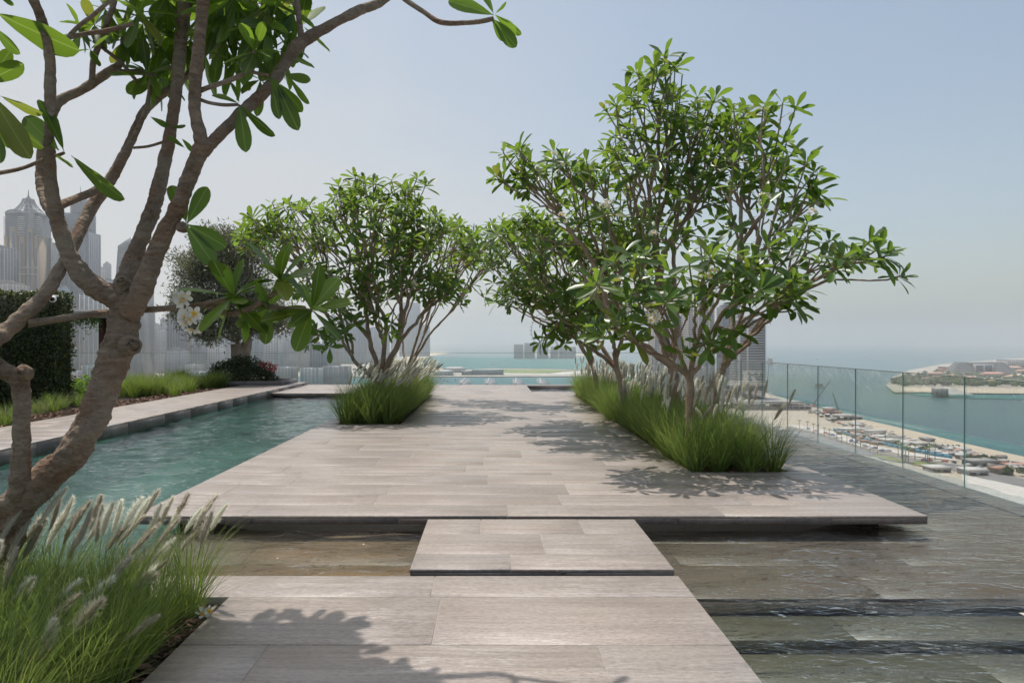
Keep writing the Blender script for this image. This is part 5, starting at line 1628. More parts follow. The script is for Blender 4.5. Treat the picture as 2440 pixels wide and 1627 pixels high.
SK = 'towers of the hazy left skyline'
for a in [
    ('dark grey green tower at the far left edge of the skyline', -40, 10, 590, 1420, 'grey', 'dark', 'bands'),
    ('low beige block between the crowned tower and the hedge', -30, 30, 676, 1300, 'sand', 'grey', 'bands'),
    ('stepped blue grey tower just right of the crowned tower', 88, 119, 578, 1750, 'grey', 'blue', 'grid'),
    ('narrow upper step of the blue grey tower right of the crowned tower', 84, 102, 545, 1800, 'grey', 'blue', 'grid'),
    ('broad grey tower with horizontal bands seen under the left limb', 110, 144, 684, 1380, 'pale', 'blue', 'balcony'),
    ('pale finned tower below the domed tower, seen beside the pergola post', 190, 244, 700, 1450, 'white', 'blue', 'grid'),
    ('white balconied tower right of the domed tower', 214, 236, 637, 1640, 'white', 'blue', 'bands'),
    ('blue tower with a rounded top left of the slanted tower', 236, 266, 668, 1800, 'grey', 'blue', 'bands'),
    ('slim grey tower behind the fork of the near tree', 318, 350, 690, 1900, 'grey', 'grey', 'fins'),
    ('pale hazy tower right of the near trunk with a stepped top', 352, 372, 772, 2300, 'pale', 'grey', 'bands'),
    ('hazy tower group block above the glass rail', 372, 398, 784, 2200, 'pale', 'grey', 'grid'),
    ('dark tower with ladder-like balconies beside the white blossom', 398, 430, 746, 1650, 'grey', 'dark', 'bands'),
    ('grey tower right of the ladder-like tower', 428, 446, 752, 1700, 'sand', 'grey', 'fins'),
    ('pale slab tower behind the olive crown, left part', 446, 476, 796, 1750, 'pale', 'grey', 'grid'),
    ('squat grey tower below the olive crown', 392, 432, 836, 1500, 'dark', 'grey', 'bands'),
    ('pale tower seen left of the olive trunk', 482, 520, 800, 1900, 'pale', 'grey', 'bands'),
    ('lower striped tower left of the olive trunk', 496, 524, 826, 1600, 'white', 'grey', 'bands'),
    ('tall grey tower behind the olive trunk', 530, 572, 780, 2400, 'pale', 'blue', 'grid'),
    ('grey green tower right of the olive trunk', 588, 616, 796, 1800, 'pale', 'teal', 'bands'),
    ('arched white tower right of the olive tree', 632, 664, 806, 1700, 'white', 'grey', 'grid'),
    ('beige tower with a square top between olive and left planter tree', 664, 706, 796, 2350, 'sand', 'grey', 'fins'),
    ('long beige slab tower left of the dark short tower', 704, 744, 782, 2500, 'sand', 'grey', 'grid'),
    ('short dark tower in front of the beige slabs', 738, 771, 822, 1600, 'grey', 'dark', 'bands'),
    ('beige slab tower right of the dark short tower', 768, 806, 790, 2700, 'sand', 'grey', 'fins'),
    ('tall grey tower behind the left stems of the domed frangipani', 806, 872, 762, 3100, 'grey', 'blue', 'fins'),
    ('grey tower behind the trunks of the domed frangipani', 866, 925, 782, 3300, 'pale', 'blue', 'grid'),
    ('tall slim blue tower standing alone right of the domed frangipani trunks', 952, 1000, 722, 4600, 'grey', 'blue', 'fins'),
    ('lower tower attached at the right of the slim blue tower', 1000, 1023, 776, 4650, 'pale', 'blue', 'fins'),
    ('slim blue tower peeking left of the slanted tower', 246, 258, 628, 2300, 'pale', 'blue', 'bands'),
    ('thin pale tower close right of the slanted tower', 322, 336, 640, 2500, 'pale', 'grey', 'bands'),
    ('slender dark tower just right of the near trunk', 354, 364, 742, 2100, 'grey', 'blue', 'bands'),
    ('thin hazy tower left of the ladder-like tower', 382, 392, 760, 2600, 'pale', 'blue', 'bands'),
    ('slim tower rising over the left edge of the olive crown', 404, 416, 700, 2500, 'pale', 'blue', 'grid'),
    ('thin blue tower under the left side of the olive crown', 456, 468, 764, 2300, 'grey', 'blue', 'bands'),
    ('narrow pale tower just left of the olive trunk', 512, 524, 786, 2600, 'pale', 'grey', 'bands'),
    ('narrow blue tower just right of the olive trunk', 604, 616, 770, 2400, 'grey', 'blue', 'bands'),
    ('slim twin tower, left one, between olive and domed frangipani', 622, 633, 776, 2300, 'pale', 'blue', 'grid'),
    ('slim twin tower, right one, between olive and domed frangipani', 648, 660, 768, 2350, 'pale', 'blue', 'grid'),
    ('thin tower over the beige square-topped tower', 684, 696, 762, 2700, 'grey', 'blue', 'bands'),
    ('thin tower over the long beige slab', 722, 734, 758, 2800, 'pale', 'grey', 'bands'),
    ('narrow blue tower left of the domed frangipani stems', 786, 798, 752, 2600, 'grey', 'blue', 'bands'),
    ('far faint tower right of the domed frangipani stems', 932, 944, 768, 4200, 'grey', 'blue', 'bands'),
]:
    tower(*a, group=SK)
# dome for the rounded tower and small podiums
for (lb, u0, u1, vt, y, wl, gl_) in [('low beige podium building left of the pergola post', 140, 196, 884, 1180, 'sand', 'grey'), ('grey glass office block with beige frame beside the pergola post', 196, 262, 870, 1050, 'sand', 'teal'), ('pink roofed low building at the hedge side', 132, 165, 893, 1010, 'red', 'grey'), ('long low white building under the olive tree', 440, 500, 885, 1250, 'white', 'grey'), ('low white building right of the near trunk', 350, 420, 905, 1120, 'white', 'grey'), ('white low hall with flat roof behind the rail', 398, 470, 895, 1180, 'white', 'teal'), ('cream domed low building left of the bush', 442, 470, 868, 1350, 'sand', 'grey'), ('low block at the shore right of the bush', 662, 700, 874, 1500, 'sand', 'grey'), ('second low block at the shore below the dark tower', 716, 760, 876, 1480, 'white', 'grey'), ('third low block at the shore near the left planter tree', 770, 830, 872, 1560, 'sand', 'grey')]:
    tower(lb, u0, u1, vt, y, wl, gl_, 'bands', 4.0, 'low_building', 30, cat='building', group='low buildings at the foot of the skyline', roof=False)

# towers behind the right planter
tower('grey concrete tower with a tall core behind the right trees, leftmost of three', 1640, 1702, 694, 1080, 'conc', 'grey', 'grid', 3.8, group='towers behind the right trees')
tower('narrow core block of the leftmost tower behind the right trees', 1664, 1684, 680, 1090, 'conc', 'grey', 'fins', 3.8, group='towers behind the right trees', roof=False)
tower('blue grey tower between the trunks behind the right trees', 1722, 1762, 730, 1150, 'grey', 'blue', 'fins', 3.8, group='towers behind the right trees')
tower('tower ringed with white balconies right of the right trunks', 1760, 1824, 764, 1060, 'white', 'dark', 'balcony', 4.0, group='towers behind the right trees', depth=38)
tower('pale lower tower seen through the stems of the right trees', 1560, 1625, 752, 1120, 'conc', 'blue', 'grid', 3.8, group='towers behind the right trees')
tower('slim tower beside the pale lower tower behind the right trees', 1752, 1764, 762, 1090, 'white', 'blue', 'bands', 3.8, group='towers behind the right trees')
# lower flat podium with white canopy near the beach
root, loc, bb = tower('unfinished concrete building with pale roof beside the beach cranes', 1874, 1932, 962, 1010, 'conc', 'dark', 'bands', 5.0, 'low_building', 60, cat='building', roof=False, piers=4)
MB().prism([(bb[0] - 70, bb[2] - 2), (bb[1] - 12, bb[2] - 2), (bb[1] - 20, bb[3] + 10), (bb[0] - 70, bb[3] + 30)], bb[5], bb[5] + 4).build('roof', W['white'], root, loc=loc)

# ------------------------------------------------------------------ island with the big wheel
yw = 4237.0
for k, (u0, u1, vt) in enumerate([(1225, 1247, 820), (1250, 1274, 816.5), (1281, 1306, 815.5), (1313, 1330, 825), (1333, 1352, 823), (1354, 1372, 826)]):
    tower(['leftmost hazy grey apartment block on the wheel island', 'second hazy apartment block on the wheel island', 'third hazy apartment block behind the wheel legs', 'fourth low hazy block right of the wheel legs', 'fifth low hazy block half behind the leaves', 'sixth low hazy block at the right end of the wheel island'][k], u0, u1, vt, 4050, 'white', 'dark', 'fins', 4.0, 'apartment_block', 40, group='apartment blocks on the wheel island', cat='building', roof=False, piers=4)
wc = P(1314, 787, yw); rw = 48 / FPX * yw
wheel = thing('ferris_wheel', 'giant hazy observation wheel on the island behind the right tree', 'ferris wheel', (wc[0], yw, ZL))
loc = np.array(wheel.location)
an = np.linspace(0, 2 * math.pi, 65)
mb = MB()
for dy_ in (-6, 6): mb.tube(np.stack([wc[0] + rw * np.cos(an), np.full(65, yw + dy_), wc[2] + rw * np.sin(an)], 1), np.full(65, 3.2), 6, cap=False)
mb.build('rim', W['white'], wheel, True, loc)
mb = MB()
for a in an[:-1:4]: mb.tube(np.array([[wc[0], yw, wc[2]], [wc[0] + rw * math.cos(a), yw, wc[2] + rw * math.sin(a)]]), [.8, .8], 4)
mb.build('spokes', W['white'], wheel, loc=loc)
for k, a in enumerate(an[:-1:2]):
    c = np.array([wc[0] + (rw + 6) * math.cos(a), yw, wc[2] + (rw + 6) * math.sin(a)])
    MB().tube(np.array([c + [0, -7, 0], c + [0, -4, 0], c + [0, 4, 0], c + [0, 7, 0]]), [1.5, 4, 4, 1.5], 6).build('cabin', W['grey'], wheel, True, loc)
for sx in (-1, 1):
    for sy in (-1, 1):
        MB().tube(np.array([[wc[0] + sx * 2, yw + sy * 10, wc[2]], [wc[0] + sx * 70, yw + sy * 60, ZL]]), [4, 6], 8).build('leg', W['white'], wheel, True, loc)
MB().tube(np.array([[wc[0], yw - 16, wc[2]], [wc[0], yw + 16, wc[2]]]), [8, 8], 12).build('hub', W['white'], wheel, True, loc)

# ------------------------------------------------------------------ low buildings of the middle shore
def block(name, label, u0, u1, vt, vb, mat, roofmat=None, group=None, d=25, cat='building', slope=0, over=1.0, z=ZL):
    y = FPX * (CAMH - z) / (vb - CV)
    x0, x1 = P(u0, 0, y)[0], P(u1, 0, y)[0]; zt = P(0, vt, y)[2]
    root = thing(name, label, cat, ((x0 + x1) / 2, y + d / 2, z), group)
    loc = np.array(root.location); h = zt - z
    MB().box(x0, x1, y, y + d, z, zt - h * slope).build('wall', W[mat], root, loc=loc)
    mb = MB()
    nb = max(1, int((x1 - x0) / 7))
    fl = max(1, int((h * (1 - slope)) / 4))
    for f in range(fl):
        for k in range(nb):
            a = x0 + (x1 - x0) * (k + .2) / nb; b = x0 + (x1 - x0) * (k + .8) / nb
            zc = z + (f + .25) * h * (1 - slope) / fl
            mb.box(a, b, y - .25, y - .01, zc, zc + h * (1 - slope) / fl * .5)
    mb.build('windows', GL['dark'], root, loc=loc)
    rm = roofmat or W['white']
    zt2 = zt - h * slope
    if slope:
        V = [[x0 - over, y - over, zt2], [x1 + over, y - over, zt2], [x1 + over, y + d + over, zt2], [x0 - over, y + d + over, zt2], [x0 + (x1 - x0) * .2, y + d * .5, zt], [x1 - (x1 - x0) * .2, y + d * .5, zt]]
        MB().add(V, [[0, 1, 5, 4], [2, 3, 4, 5], [0, 3, 2, 1]], [[1, 2, 5], [3, 0, 4]]).build('roof', rm, root, loc=loc)
    else:
        MB().box(x0 - over, x1 + over, y - over, y + d + over, zt2 + .02, zt2 + 1.2).build('roof', rm, root, loc=loc)
    return root


TERRA = plain('terracotta_roof', (.46, .26, .20), .8, .15, .1)
PINK = plain('pink_roof', (.52, .33, .27), .8, .12, .1)
TEAL = plain('teal_roof', (.10, .22, .23), .6, .1, .1)
BLUEF = plain('blue_hoarding', (.08, .30, .46), .6, .15, .05)
block('pavilion', 'white roofed pavilion on the shore, upper one right of the left planter grass', 1056, 1108, 874, 888, 'white', None, 'pavilions on the middle shore', 60, slope=.4, over=4)
block('pavilion', 'white roofed pavilion on the shore, nearer one beside the left planter grass', 1030, 1078, 881, 894, 'white', None, 'pavilions on the middle shore', 50, slope=.45, over=4)
block('glass_hall', 'long dark green glass hall on the shore beside the lawn', 1125, 1200, 882, 893, 'dark', TEAL, None, 40)
block('low_building', 'small grey block between the pavilions and the glass hall', 1100, 1126, 884, 893, 'grey', None, None, 30)
# marina pontoons with moored boats
for k, u in enumerate([1105, 1165, 1230, 1288]):
    a, b, c, d_ = G(u - 16 + k * 3, 916, ZS + .8), G(u + 18 + k * 2, 916, ZS + .8), G(u + 14 - k * 2, 903, ZS + .8), G(u - 8 - k * 1.0, 903, ZS + .8)
    root = thing('marina_pontoon', ['leftmost', 'second', 'third', 'rightmost'][k] + ' grey floating pontoon of the marina below the far rail', 'pontoon', (*((a + b + c + d_) / 4)[:2], ZS), 'marina pontoons')
    loc = np.array(root.location)
    MB().add(np.concatenate([[a, b, c, d_], np.array([a, b, c, d_]) + [0, 0, 1.2]]), MB.BQ).build('deck', W['dark'], root, loc=loc)
    m0, m1 = (a + b) / 2 * .55 + b * .0 + a * .45, (c + d_) / 2
    MB().tube(np.array([m0 + [0, 0, 2.2], m1 + [0, 0, 2.2]]), [2.2, 2.2], 4).build('gangway', W['white'], root, loc=loc)
for k, (u, v) in enumerate([(1050, 902), (1058, 906), (1044, 909), (1066, 910), (1052, 913), (1085, 905), (700, 908), (720, 905)]):
    c = G(u, v, ZS + 1)
    b_ = thing('moored_boat', 'small white boat moored in the marina' + [' beside the left planter grass', ' in the second row beside the planter grass', ' nearest the planter grass', ' at the outer berth', ' close below the rail', ' left of the first pontoon', ' below the olive planter', ' right of the olive planter'][k], 'boat', c, 'boats moored in the marina')
    V = [[-2.5, -7, 0], [2.5, -7, 0], [2.8, 2, 0], [0, 9, .4], [-2.8, 2, 0], [-2.8, -7, 2], [2.8, -7, 2], [3.2, 2, 2.2], [0, 11, 2.8], [-3.2, 2, 2.2]]
    MB().add(V, [[0, 1, 6, 5], [1, 2, 7, 6], [2, 3, 8, 7], [3, 4, 9, 8], [4, 0, 5, 9]], [[5, 6, 7], [5, 7, 9], [9, 7, 8]]).build('hull', W['white'], b_)
    MB().box(-1.8, 1.8, -5, 2, 2.05, 4.2).build('cabin', W['grey'], b_)

# ship and small craft on the sea
def boat(label, u, v, L, zup, group=None, decks=3, cat='ship', name='ship'):
    c = G(u, v, ZS); b_ = thing(name, label, cat, c, group)
    V = [[-L / 2, -L * .1, 0], [L / 2, -L * .1, 0], [L * .58, 0, 0], [L / 2, L * .1, 0], [-L / 2, L * .1, 0], [-L / 2, -L * .12, zup], [L / 2, -L * .12, zup], [L * .66, 0, zup * 1.3], [L / 2, L * .12, zup], [-L / 2, L * .12, zup]]
    MB().add(V, [[0, 1, 6, 5], [1, 2, 7, 6], [2, 3, 8, 7], [3, 4, 9, 8], [4, 0, 5, 9]], [[5, 6, 9], [6, 8, 9], [6, 7, 8]]).build('hull', W['white'], b_)
    for k in range(decks):
        f = 1 - .14 * k
        MB().box(-L * .46 * f, L * .40 * f, -L * .09 * f, L * .09 * f, zup * (1 + k * .9) + .02, zup * (1.9 + k * .9)).build('deck', W['white' if k % 2 == 0 else 'grey'], b_)
    return b_


boat('large white ship beside the balconied tower at the rail', 1835, 868, 30, 8, None, 3)
boat('white motor yacht with a wake on the sea behind the right rail', 1952, 923, 22, 3, None, 2, 'yacht', 'yacht')
for k, (u, v) in enumerate([(1205, 860), (1173, 869), (1245, 868), (1074, 852), (1948, 856)]):
    boat(['small white boat in the bay below the wheel blocks', 'small white boat in the bay nearer the shore', 'small white boat in the bay near the right grass', 'small white boat in the bay by the left shore', 'tiny white boat far out right of the ship'][k], u, v, 14, 2, 'small boats in the bay', 1, 'boat', 'small_boat')

# ------------------------------------------------------------------ peninsula hotel, villas and trees
def hotel():
    y = 2050.0
    root = thing('hotel', 'white terraced hotel with dark glass centre on the peninsula', 'hotel', (P(2360, 0, y)[0], y + 40, ZL))
    loc = np.array(root.location); X = lambda u: P(u, 0, y)[0]; Z = lambda v: P(0, v, y)[2]
    mb, mw = MB(), MB()
    for (ua, ub, s_) in ((2275, 2325, 1), (2372, 2405, -1)):
        for k in range(6):
            z0 = Z(888 - k * 4.2); off = k * 4.0
            a, b = (ua + off, ub) if s_ > 0 else (ua, ub + 18 - off)
            mb.box(X(a), X(b), y - 2 + k * 3, y + 50, z0, z0 + 3.0)
            mw.box(X(a) + 2, X(b) - 2, y + 1 + k * 3, y + 45, z0 + 3.0, z0 + 5.4)
    mb.box(X(2325), X(2372), y + 6, y + 60, ZL, Z(867)).box(X(2318), X(2378), y + 12, y + 40, Z(867), Z(862)).box(X(2275), X(2420), y + 8, y + 60, ZL, Z(889))
    mb.build('terraces', W['white'], root, loc=loc); mw.build('window_rows', GL['dark'], root, loc=loc)
    MB().box(X(2329), X(2346), y + 4.5, y + 5.9, Z(884), Z(870)).box(X(2351), X(2367), y + 4.5, y + 5.9, Z(884), Z(870)).build('glass_front', GL['dark'], root, loc=loc)


hotel()
block('low_building', 'square red brown building left of the terraced hotel', 2256, 2276, 874, 891, 'red', None, None, 40)
block('hotel', 'grey hotel with a small dome at the right edge of the peninsula', 2402, 2460, 857, 876, 'conc', None, None, 60, cat='hotel')
PV = 'pink roofed villas of the peninsula'
gv = np.random.default_rng(12)
VL = [(2195, 2225, 890, 898), (2226, 2256, 886, 894), (2232, 2270, 893, 901), (2272, 2310, 891, 899), (2300, 2345, 896, 904), (2350, 2402, 886, 898), (2268, 2300, 902, 909), (2206, 2236, 899, 906), (2410, 2445, 893, 903), (2320, 2352, 904, 911), (2360, 2400, 905, 913), (2168, 2196, 896, 902), (2408, 2440, 872, 881), (2430, 2470, 880, 889), (2150, 2172, 903, 908), (2282, 2306, 884, 890), (2420, 2450, 908, 915)]
for k, (a, b, c, d_) in enumerate(VL):
    lb = ('%s pink roofed villa %s' % (['low', 'wide', 'small', 'long'][k % 4], ['at the tip of the peninsula', 'below the square red building', 'in front of the red building', 'in front of the terraced hotel', 'below the hotel glass front', 'with the broad tiled roof right of the hotel', 'among the trees below the hotel', 'near the breakwater bend', 'at the right edge above the beach', 'above the peninsula beach', 'above the beach tent', 'behind the breakwater bend', 'left of the domed hotel', 'below the domed hotel', 'nearest the breakwater tip', 'tucked left of the glass front', 'above the lagoon at the right edge'][k]))
    block('villa', lb, a, b, c, d_, 'sand', [PINK, TERRA][k % 2], PV, 30, slope=.55, over=3)
# far wood
gp = np.random.default_rng(3)
pts, nr = [], []
def wood(px, n, name, label, r=(5, 9)):
    P0 = np.array(px, float); cs = []
    lo, hi = P0.min(0), P0.max(0)
    mb = MB()
    ico = None
    while len(cs) < n:
        u, v = gp.uniform(lo[0], hi[0]), gp.uniform(lo[1], hi[1])
        ins = False; j = len(P0) - 1
        for i in range(len(P0)):
            if (P0[i][1] > v) != (P0[j][1] > v) and u < (P0[j][0] - P0[i][0]) * (v - P0[i][1]) / (P0[j][1] - P0[i][1]) + P0[i][0]: ins = not ins
            j = i
        if ins: cs.append(G(u, v, ZL))
    for c in cs:
        R0 = gp.uniform(*r)
        for q in range(5):
            o_ = c + gp.normal(0, R0 * .4, 3) * [1, 1, .4] + [0, 0, R0 * .8]
            rr_ = R0 * gp.uniform(.4, .75); th = np.linspace(-1.3, 1.35, 5)
            V, Q = tube(np.array([o_ + [0, 0, rr_ * math.sin(t)] for t in th]), rr_ * np.cos(th) * gp.uniform(.75, 1.2, 5), 6)
            mb.add(V + gp.normal(0, rr_ * .14, V.shape), Q)
    o = mb.build(name, plain(name + '_green', (.085, .115, .055), .9, .4, .08))
    return tag(o, label, 'trees', kind='stuff')


wood([(2140, 920), (2132, 908), (2160, 898), (2260, 904), (2440, 908), (2560, 908), (2560, 922), (2440, 921), (2180, 920)], 210, 'peninsula_trees', 'mass of green trees behind the peninsula beach')
wood([(2170, 895), (2300, 880), (2440, 874), (2440, 905), (2300, 902)], 90, 'villa_trees', 'scattered green trees between the peninsula villas')
wood([(300, 925), (640, 880), (1000, 882), (990, 892), (660, 894), (560, 915), (340, 945)], 240, 'shore_trees', 'band of hazy trees along the city shore', (4, 8))
# white tent on the breakwater
c = G(2282, 943, ZL)
tent = thing('beach_tent', 'white peaked tent with a grey stage box on the lagoon breakwater', 'tent', c)
MB().add([[-22, -8, 4], [26, -8, 3], [26, 14, 3], [-22, 14, 4], [-8, 3, 17], [10, 3, 9]], [[0, 1, 5, 4], [2, 3, 4, 5]], [[1, 2, 5], [3, 0, 4]]).build('canopy', W['white'], tent)
MB().box(-42, -22.5, -8, 10, 0, 14).build('stage_box', W['grey'], tent)
mb = MB()
for x_, y_ in ((-21, -7), (25, -7), (25, 13), (-21, 13)): mb.tube(np.array([[x_, y_, 0], [x_, y_, 3.5]]), [.4, .4], 5)
mb.build('poles', W['grey'], tent)

# ------------------------------------------------------------------ beach strip at right
BB = 'low sheds and kiosks along the beach'
BL = [('long grey site hall behind the beach with flat white roof', 2068, 2116, 1028, 1042, 'white', None), ('dark low shed left of the white site hall', 2040, 2066, 1038, 1046, 'dark', None), ('white flat roofed kiosk in front of the site hall', 2092, 2128, 1041, 1050, 'white', None), ('red roofed shed row by the blue hoarding', 2052, 2078, 1048, 1056, 'conc', TERRA), ('second red roofed shed right of the first by the hoarding', 2080, 2106, 1052, 1060, 'conc', TERRA), ('pale container row beside the red sheds', 2106, 2148, 1050, 1061, 'sand', None), ('brown slatted shed left of the letter sign', 2182, 2210, 1058, 1070, 'red', None), ('grey low shed above the brown slatted shed', 2150, 2186, 1056, 1066, 'grey', None), ('white kiosk on the sand left of the letters', 2206, 2230, 1047, 1053, 'dark', None), ('long grey wall building behind the beach', 2000, 2085, 1023, 1033, 'grey', None), ('white beach club roof near the shoreline', 2034, 2060, 1009, 1015, 'white', None), ('brown hut beside the beach club roof', 2040, 2062, 1013, 1022, 'red', None), ('small white kiosk right of the letter sign', 2294, 2316, 1072, 1080, 'white', None), ('dark hut row behind the small round trees', 2308, 2390, 1100, 1112, 'dark', None), ('red tented building at the right edge by the road', 2376, 2420, 1112, 1132, 'sand', TERRA), ('flat pale service building just below the rail', 2216, 2272, 1116, 1126, 'sand', None), ('white wall building at the lower right corner of the view', 2300, 2362, 1122, 1134, 'grey', None), ('red brown huts at the far right of the beach', 2400, 2450, 1104, 1116, 'red', TERRA), ('low grey shed in the work yard below the crane', 1990, 2040, 990, 1001, 'grey', None), ('dark deck building at the water edge', 2010, 2060, 993, 1000, 'dark', None), ('rusty brown shed beside the crane', 1968, 1996, 973, 988, 'red', None)]
W['bwhite'] = tmat('bright', (.62, .61, .59)); W['bgrey'] = tmat('midgrey', (.36, .355, .345))
for (lb, a, b, c, d_, mt, rm) in BL:
    mt = {'white': 'bwhite', 'grey': 'bgrey', 'conc': 'bgrey'}.get(mt, mt); rm = rm or (W['bwhite'] if mt != 'dark' else W['bgrey'])
    m_ = (a + b) / 2; a, b = m_ + (a - m_) * .8, m_ + (b - m_) * .8
    block('beach_shed', lb, a, b, c, d_, mt, rm, BB, 12, slope=.35 if rm in (TERRA,) else 0, over=.6)
# blue hoarding
hp = [G(u, v, ZL) for u, v in [(1985, 1026), (2040, 1044), (2090, 1058), (2130, 1066), (2180, 1077), (2230, 1087), (2270, 1094)]]
hd = thing('hoarding', 'long blue site hoarding along the beach road', 'fence', hp[0])
loc = np.array(hd.location)
for a, b in zip(hp[:-1], hp[1:]):
    m_ = int(np.linalg.norm(b - a) / 9) + 1
    for k in range(m_):
        p0, p1 = a + (b - a) * (k + .03) / m_, a + (b - a) * (k + .97) / m_
        V = [p0, p1, p1 + [.3, .3, 0], p0 + [.3, .3, 0]]
        MB().add(np.concatenate([V, np.array(V) + [0, 0, 3.6]]), MB.BQ).build('hoarding_panel', BLUEF, hd, loc=loc)
# clutter of parked cars and stacks: one by one
gc = np.random.default_rng(8)
CARM = [plain('car_paint_%d' % k, c, .35, .05, .2) for k, c in enumerate([(.75, .75, .75), (.3, .31, .33), (.06, .06, .07), (.5, .12, .10), (.12, .2, .4), (.5, .45, .38)])]
car0 = MB().box(-2.2, 2.2, -.9, .9, .35, 1.0).add([[-1.5, -.85, 1.0], [1.2, -.85, 1.0], [1.2, .85, 1.0], [-1.5, .85, 1.0], [-1.0, -.7, 1.6], [.6, -.7, 1.6], [.6, .7, 1.6], [-1.0, .7, 1.6]], MB.BQ)
for k in range(60):
    t = gc.random()
    u = 1900 + 500 * t; v = np.interp(u, [1900, 2000, 2100, 2200, 2300, 2400], [1012, 1044, 1074, 1096, 1108, 1126]) + gc.uniform(-3, 2)
    if k > 36: u = gc.uniform(1960, 2090); v = np.interp(u, [1960, 2090], [990, 1034]) + gc.uniform(-4, 8)
    c = G(u, v, ZL + .9)
    o = car0.build('parked_car', CARM[int(gc.integers(0, 6))]); o.location = c.tolist(); o.rotation_euler = (0, 0, gc.uniform(0, 3.1)); o.scale = (1.15,) * 3
    tag(o, 'tiny parked car in the row along the beach road' if k <= 36 else 'tiny parked vehicle in the beach work yard', 'car', 'cars along the beach road' if k <= 36 else 'vehicles in the work yard')
# umbrellas and sunbed rows on the sand
for k in range(46):
    t = gc.random(); u = 2050 + 380 * t
    v = np.interp(u, [2050, 2150, 2300, 2430], [1012, 1044, 1082, 1116]) + gc.uniform(-5, 5)
    c = G(u, v, ZL + .6)
    r_ = thing('beach_umbrella', 'tiny grey beach parasol standing on the sand strip', 'parasol', c, 'parasols on the sand')
    MB().tube(np.array([[0, 0, 0], [0, 0, 2.4]]), [.12, .12], 4).build('pole', W['grey'], r_)
    MB().tube(np.array([[0, 0, 2.2], [0, 0, 2.7], [0, 0, 3.0]]), [2.6, 1.4, .1], 8).build('canopy', W[['dark', 'conc', 'white', 'grey'][k % 4]], r_)
# small huts, stacks and containers scattered over the yard
HM = [W['conc'], W['bgrey'], W['dark'], W['bwhite'], W['sand'], W['bwhite'], PINK]
for k in range(130):
    if k >= 70: u = gc.uniform(2000, 2440); v = np.interp(u, [2000, 2150, 2300, 2440], [1030, 1062, 1090, 1118]) + gc.uniform(-13, 8)
    elif k < 40: u = gc.uniform(2030, 2300); v = np.interp(u, [2030, 2150, 2300], [1034, 1062, 1092]) + gc.uniform(-14, 5)
    elif k < 56: u = gc.uniform(1930, 2060); v = np.interp(u, [1930, 2060], [978, 1016]) + gc.uniform(-4, 12)
    else: u = gc.uniform(2300, 2460); v = np.interp(u, [2300, 2460], [1102, 1122]) + gc.uniform(-10, 6)
    c = G(u, v, ZL + .5); w_, d_, h_ = gc.uniform(2.5, 8), gc.uniform(2.5, 6), gc.uniform(2, 4)
    mbh = MB().box(-w_ / 2, w_ / 2, -d_ / 2, d_ / 2, 0, h_)
    mbh.add([[-w_ / 2 - .5, -d_ / 2 - .5, h_ + .02], [w_ / 2 + .5, -d_ / 2 - .5, h_ + .02], [w_ / 2 + .5, d_ / 2 + .5, h_ + .02], [-w_ / 2 - .5, d_ / 2 + .5, h_ + .02], [-w_ / 2, 0, h_ + gc.uniform(.3, 1.6)], [w_ / 2, 0, h_ + gc.uniform(.3, 1.6)]], [[0, 1, 5, 4], [2, 3, 4, 5]], [[1, 2, 5], [3, 0, 4]], m=1)
    o = mbh.build('beach_hut', [HM[int(gc.integers(0, 7))], HM[int(gc.integers(0, 7))]]); o.location = c.tolist(); o.rotation_euler = (0, 0, gc.uniform(-.4, .9))
    tag(o, ['tiny hut among the sheds behind the sand strip', 'tiny site hut in the crane yard', 'tiny hut behind the round street trees'][0 if k < 40 or k >= 70 else 1 if k < 56 else 2], 'hut', ['huts behind the sand strip', 'site huts in the crane yard', 'huts behind the round street trees'][0 if k < 40 or k >= 70 else 1 if k < 56 else 2])
# palms beside the road
PALM = plain('palm_green', (.10, .15, .06), .8, .3, .3)
def palm(label, c, h, group):
    root = thing('palm_tree', label, 'palm tree', c, group)
    MB().tube(np.array([[0, 0, 0], [.15, 0, h * .5], [.1, .1, h]]), [.35, .28, .25], 6).build('trunk', M['barkO'], root, True)
    mb = MB()
    for k in range(16):
        a = k * 2.4; el = gc.uniform(-.1, .9); L = h * .34
        d = np.array([math.cos(a) * math.cos(el), math.sin(a) * math.cos(el), math.sin(el)])
        s_ = np.array([-math.sin(a), math.cos(a), 0]) * L * .13
        p0 = np.array([.1, .1, h]); p1 = p0 + d * L * .55 + [0, 0, .05 * L]; p2 = p0 + d * L - [0, 0, .35 * L]
        mb.add([p0, p1 - s_, p2, p1 + s_], [[0, 1, 2, 3]])
    mb.build('crown', PALM, root)
for k, (u, v) in enumerate([(1905, 1020), (1924, 1024), (1938, 1030), (1950, 1034), (1964, 1040), (1976, 1044), (1994, 1050), (2006, 1054), (2018, 1056), (2032, 1062), (2050, 1066), (2073, 1077), (2091, 1081), (2110, 1062), (2150, 1098), (2158, 1101), (2165, 1102), (2180, 1096), (2205, 1101), (2210, 1102), (2214, 1100), (2228, 1096), (2148, 1092), (2140, 1086)]):
    palm('small palm tree in the row along the beach road' if k < 14 else 'taller palm tree in the group by the road bend', G(u, v, ZL + .8), 9 if k < 14 else 12, 'palms along the beach road' if k < 14 else 'palms at the road bend')
for k, (u, v) in enumerate([(2309, 1100), (2330, 1102), (2346, 1100), (2366, 1104), (2401, 1130), (2437, 1132)]):
    c = G(u, v, ZL + .8)
    shrub('round_tree', ['leftmost round street tree right of the rail seam', 'second round street tree right of the rail seam', 'third and largest round street tree right of the rail seam', 'fourth round street tree right of the rail seam', 'round street tree beside the red tented building', 'round street tree at the right picture edge'][k], 'tree', c + [0, 0, 2.0], (3.2, 3.2, 4.0), 260, (1.0, 1.8), PALM, seed=500 + k, group='round street trees by the beach', stems=3)
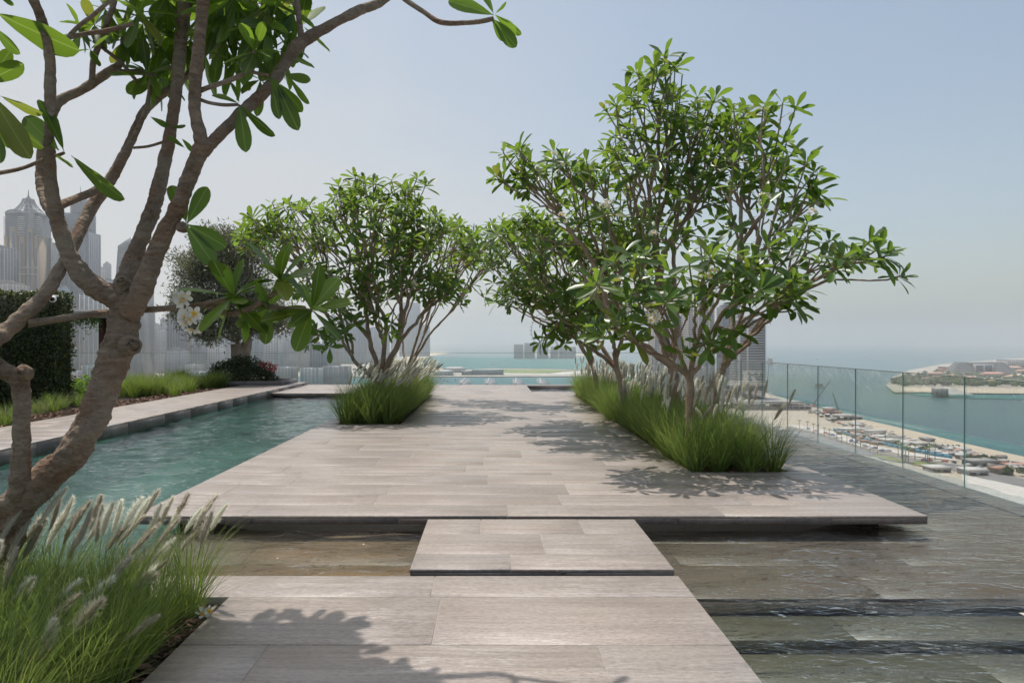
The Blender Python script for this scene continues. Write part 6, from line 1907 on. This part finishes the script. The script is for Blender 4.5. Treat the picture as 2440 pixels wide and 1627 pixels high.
# cranes in the yard
def crane(label, u, v, ut, vt, y2):
    b_ = G(u, v, ZL); t_ = P(ut, vt, y2)
    root = thing('crane', label, 'crane', b_); loc = b_
    MB().box(b_[0] - 4, b_[0] + 4, b_[1] - 3, b_[1] + 3, ZL, ZL + 4).build('cab', W['red'], root, loc=loc)
    d = t_ - b_; sd = unit(np.cross(d, [0, 1, 0])) * 1.1
    mb = MB()
    for s_ in (-1, 1): mb.tube(np.array([b_ + sd * s_ + [0, 0, 4], t_ + sd * s_ * .4]), [.45, .3], 4)
    for k in range(24):
        f0, f1 = k / 24, (k + 1) / 24; s_ = 1 if k % 2 else -1
        mb.tube(np.array([b_ + d * f0 + sd * s_ * (1 - .6 * f0) + [0, 0, 4 * (1 - f0)], b_ + d * f1 - sd * s_ * (1 - .6 * f1) + [0, 0, 4 * (1 - f1)]]), [.2, .2], 4)
    mb.build('boom', W['grey'], root, loc=loc)
crane('white lattice boom crane standing in the beach work yard', 1998, 985, 1984, 935, 960.0)
crane('thin grey crane with a long boom beyond the work yard', 1938, 969, 1979, 905, 1090.0)
crane('thin crane beside the white ship at the tower foot', 1826, 935, 1833, 868, 1130.0)

# letters standing on the sand, facing the sea
sg = thing('letter_sign', 'row of tall dark standing letters on the sand, seen from behind', 'sign', G(2246, 1072, ZL))
cu = bpy.data.curves.new('letters', 'FONT'); cu.body = 'EMAAR'; cu.size = 8.0; cu.extrude = .5; cu.align_x = 'CENTER'; cu.space_character = 1.15
ot = bpy.data.objects.new('letters_tmp', cu); col.objects.link(ot)
dg = bpy.context.evaluated_depsgraph_get(); dg.update()
me = bpy.data.meshes.new_from_object(ot.evaluated_get(dg))
bpy.data.objects.remove(ot); me.name = 'letters'; me.materials.clear(); me.materials.append(W['dark'])
o = link(bpy.data.objects.new('letters', me), sg); o.rotation_euler = (math.radians(90), 0, math.radians(180 - 22)); o.location = (0, 0, .4)

# ------------------------------------------------------------------ haze
hz = NT('haze_air')
pv = hz.n('VolumePrincipled', {'Color': (.97, .975, .98, 1), 'Density': 1.45e-4, 'Anisotropy': .62})
hz.t.links.new(pv.outputs[0], hz.out.inputs['Volume'])
tag(MB().box(-31000, 31000, -3500, 41000, ZS - 1, 420.0).build('haze', hz.mat), 'pale sea haze over the coast', 'haze', kind='stuff')
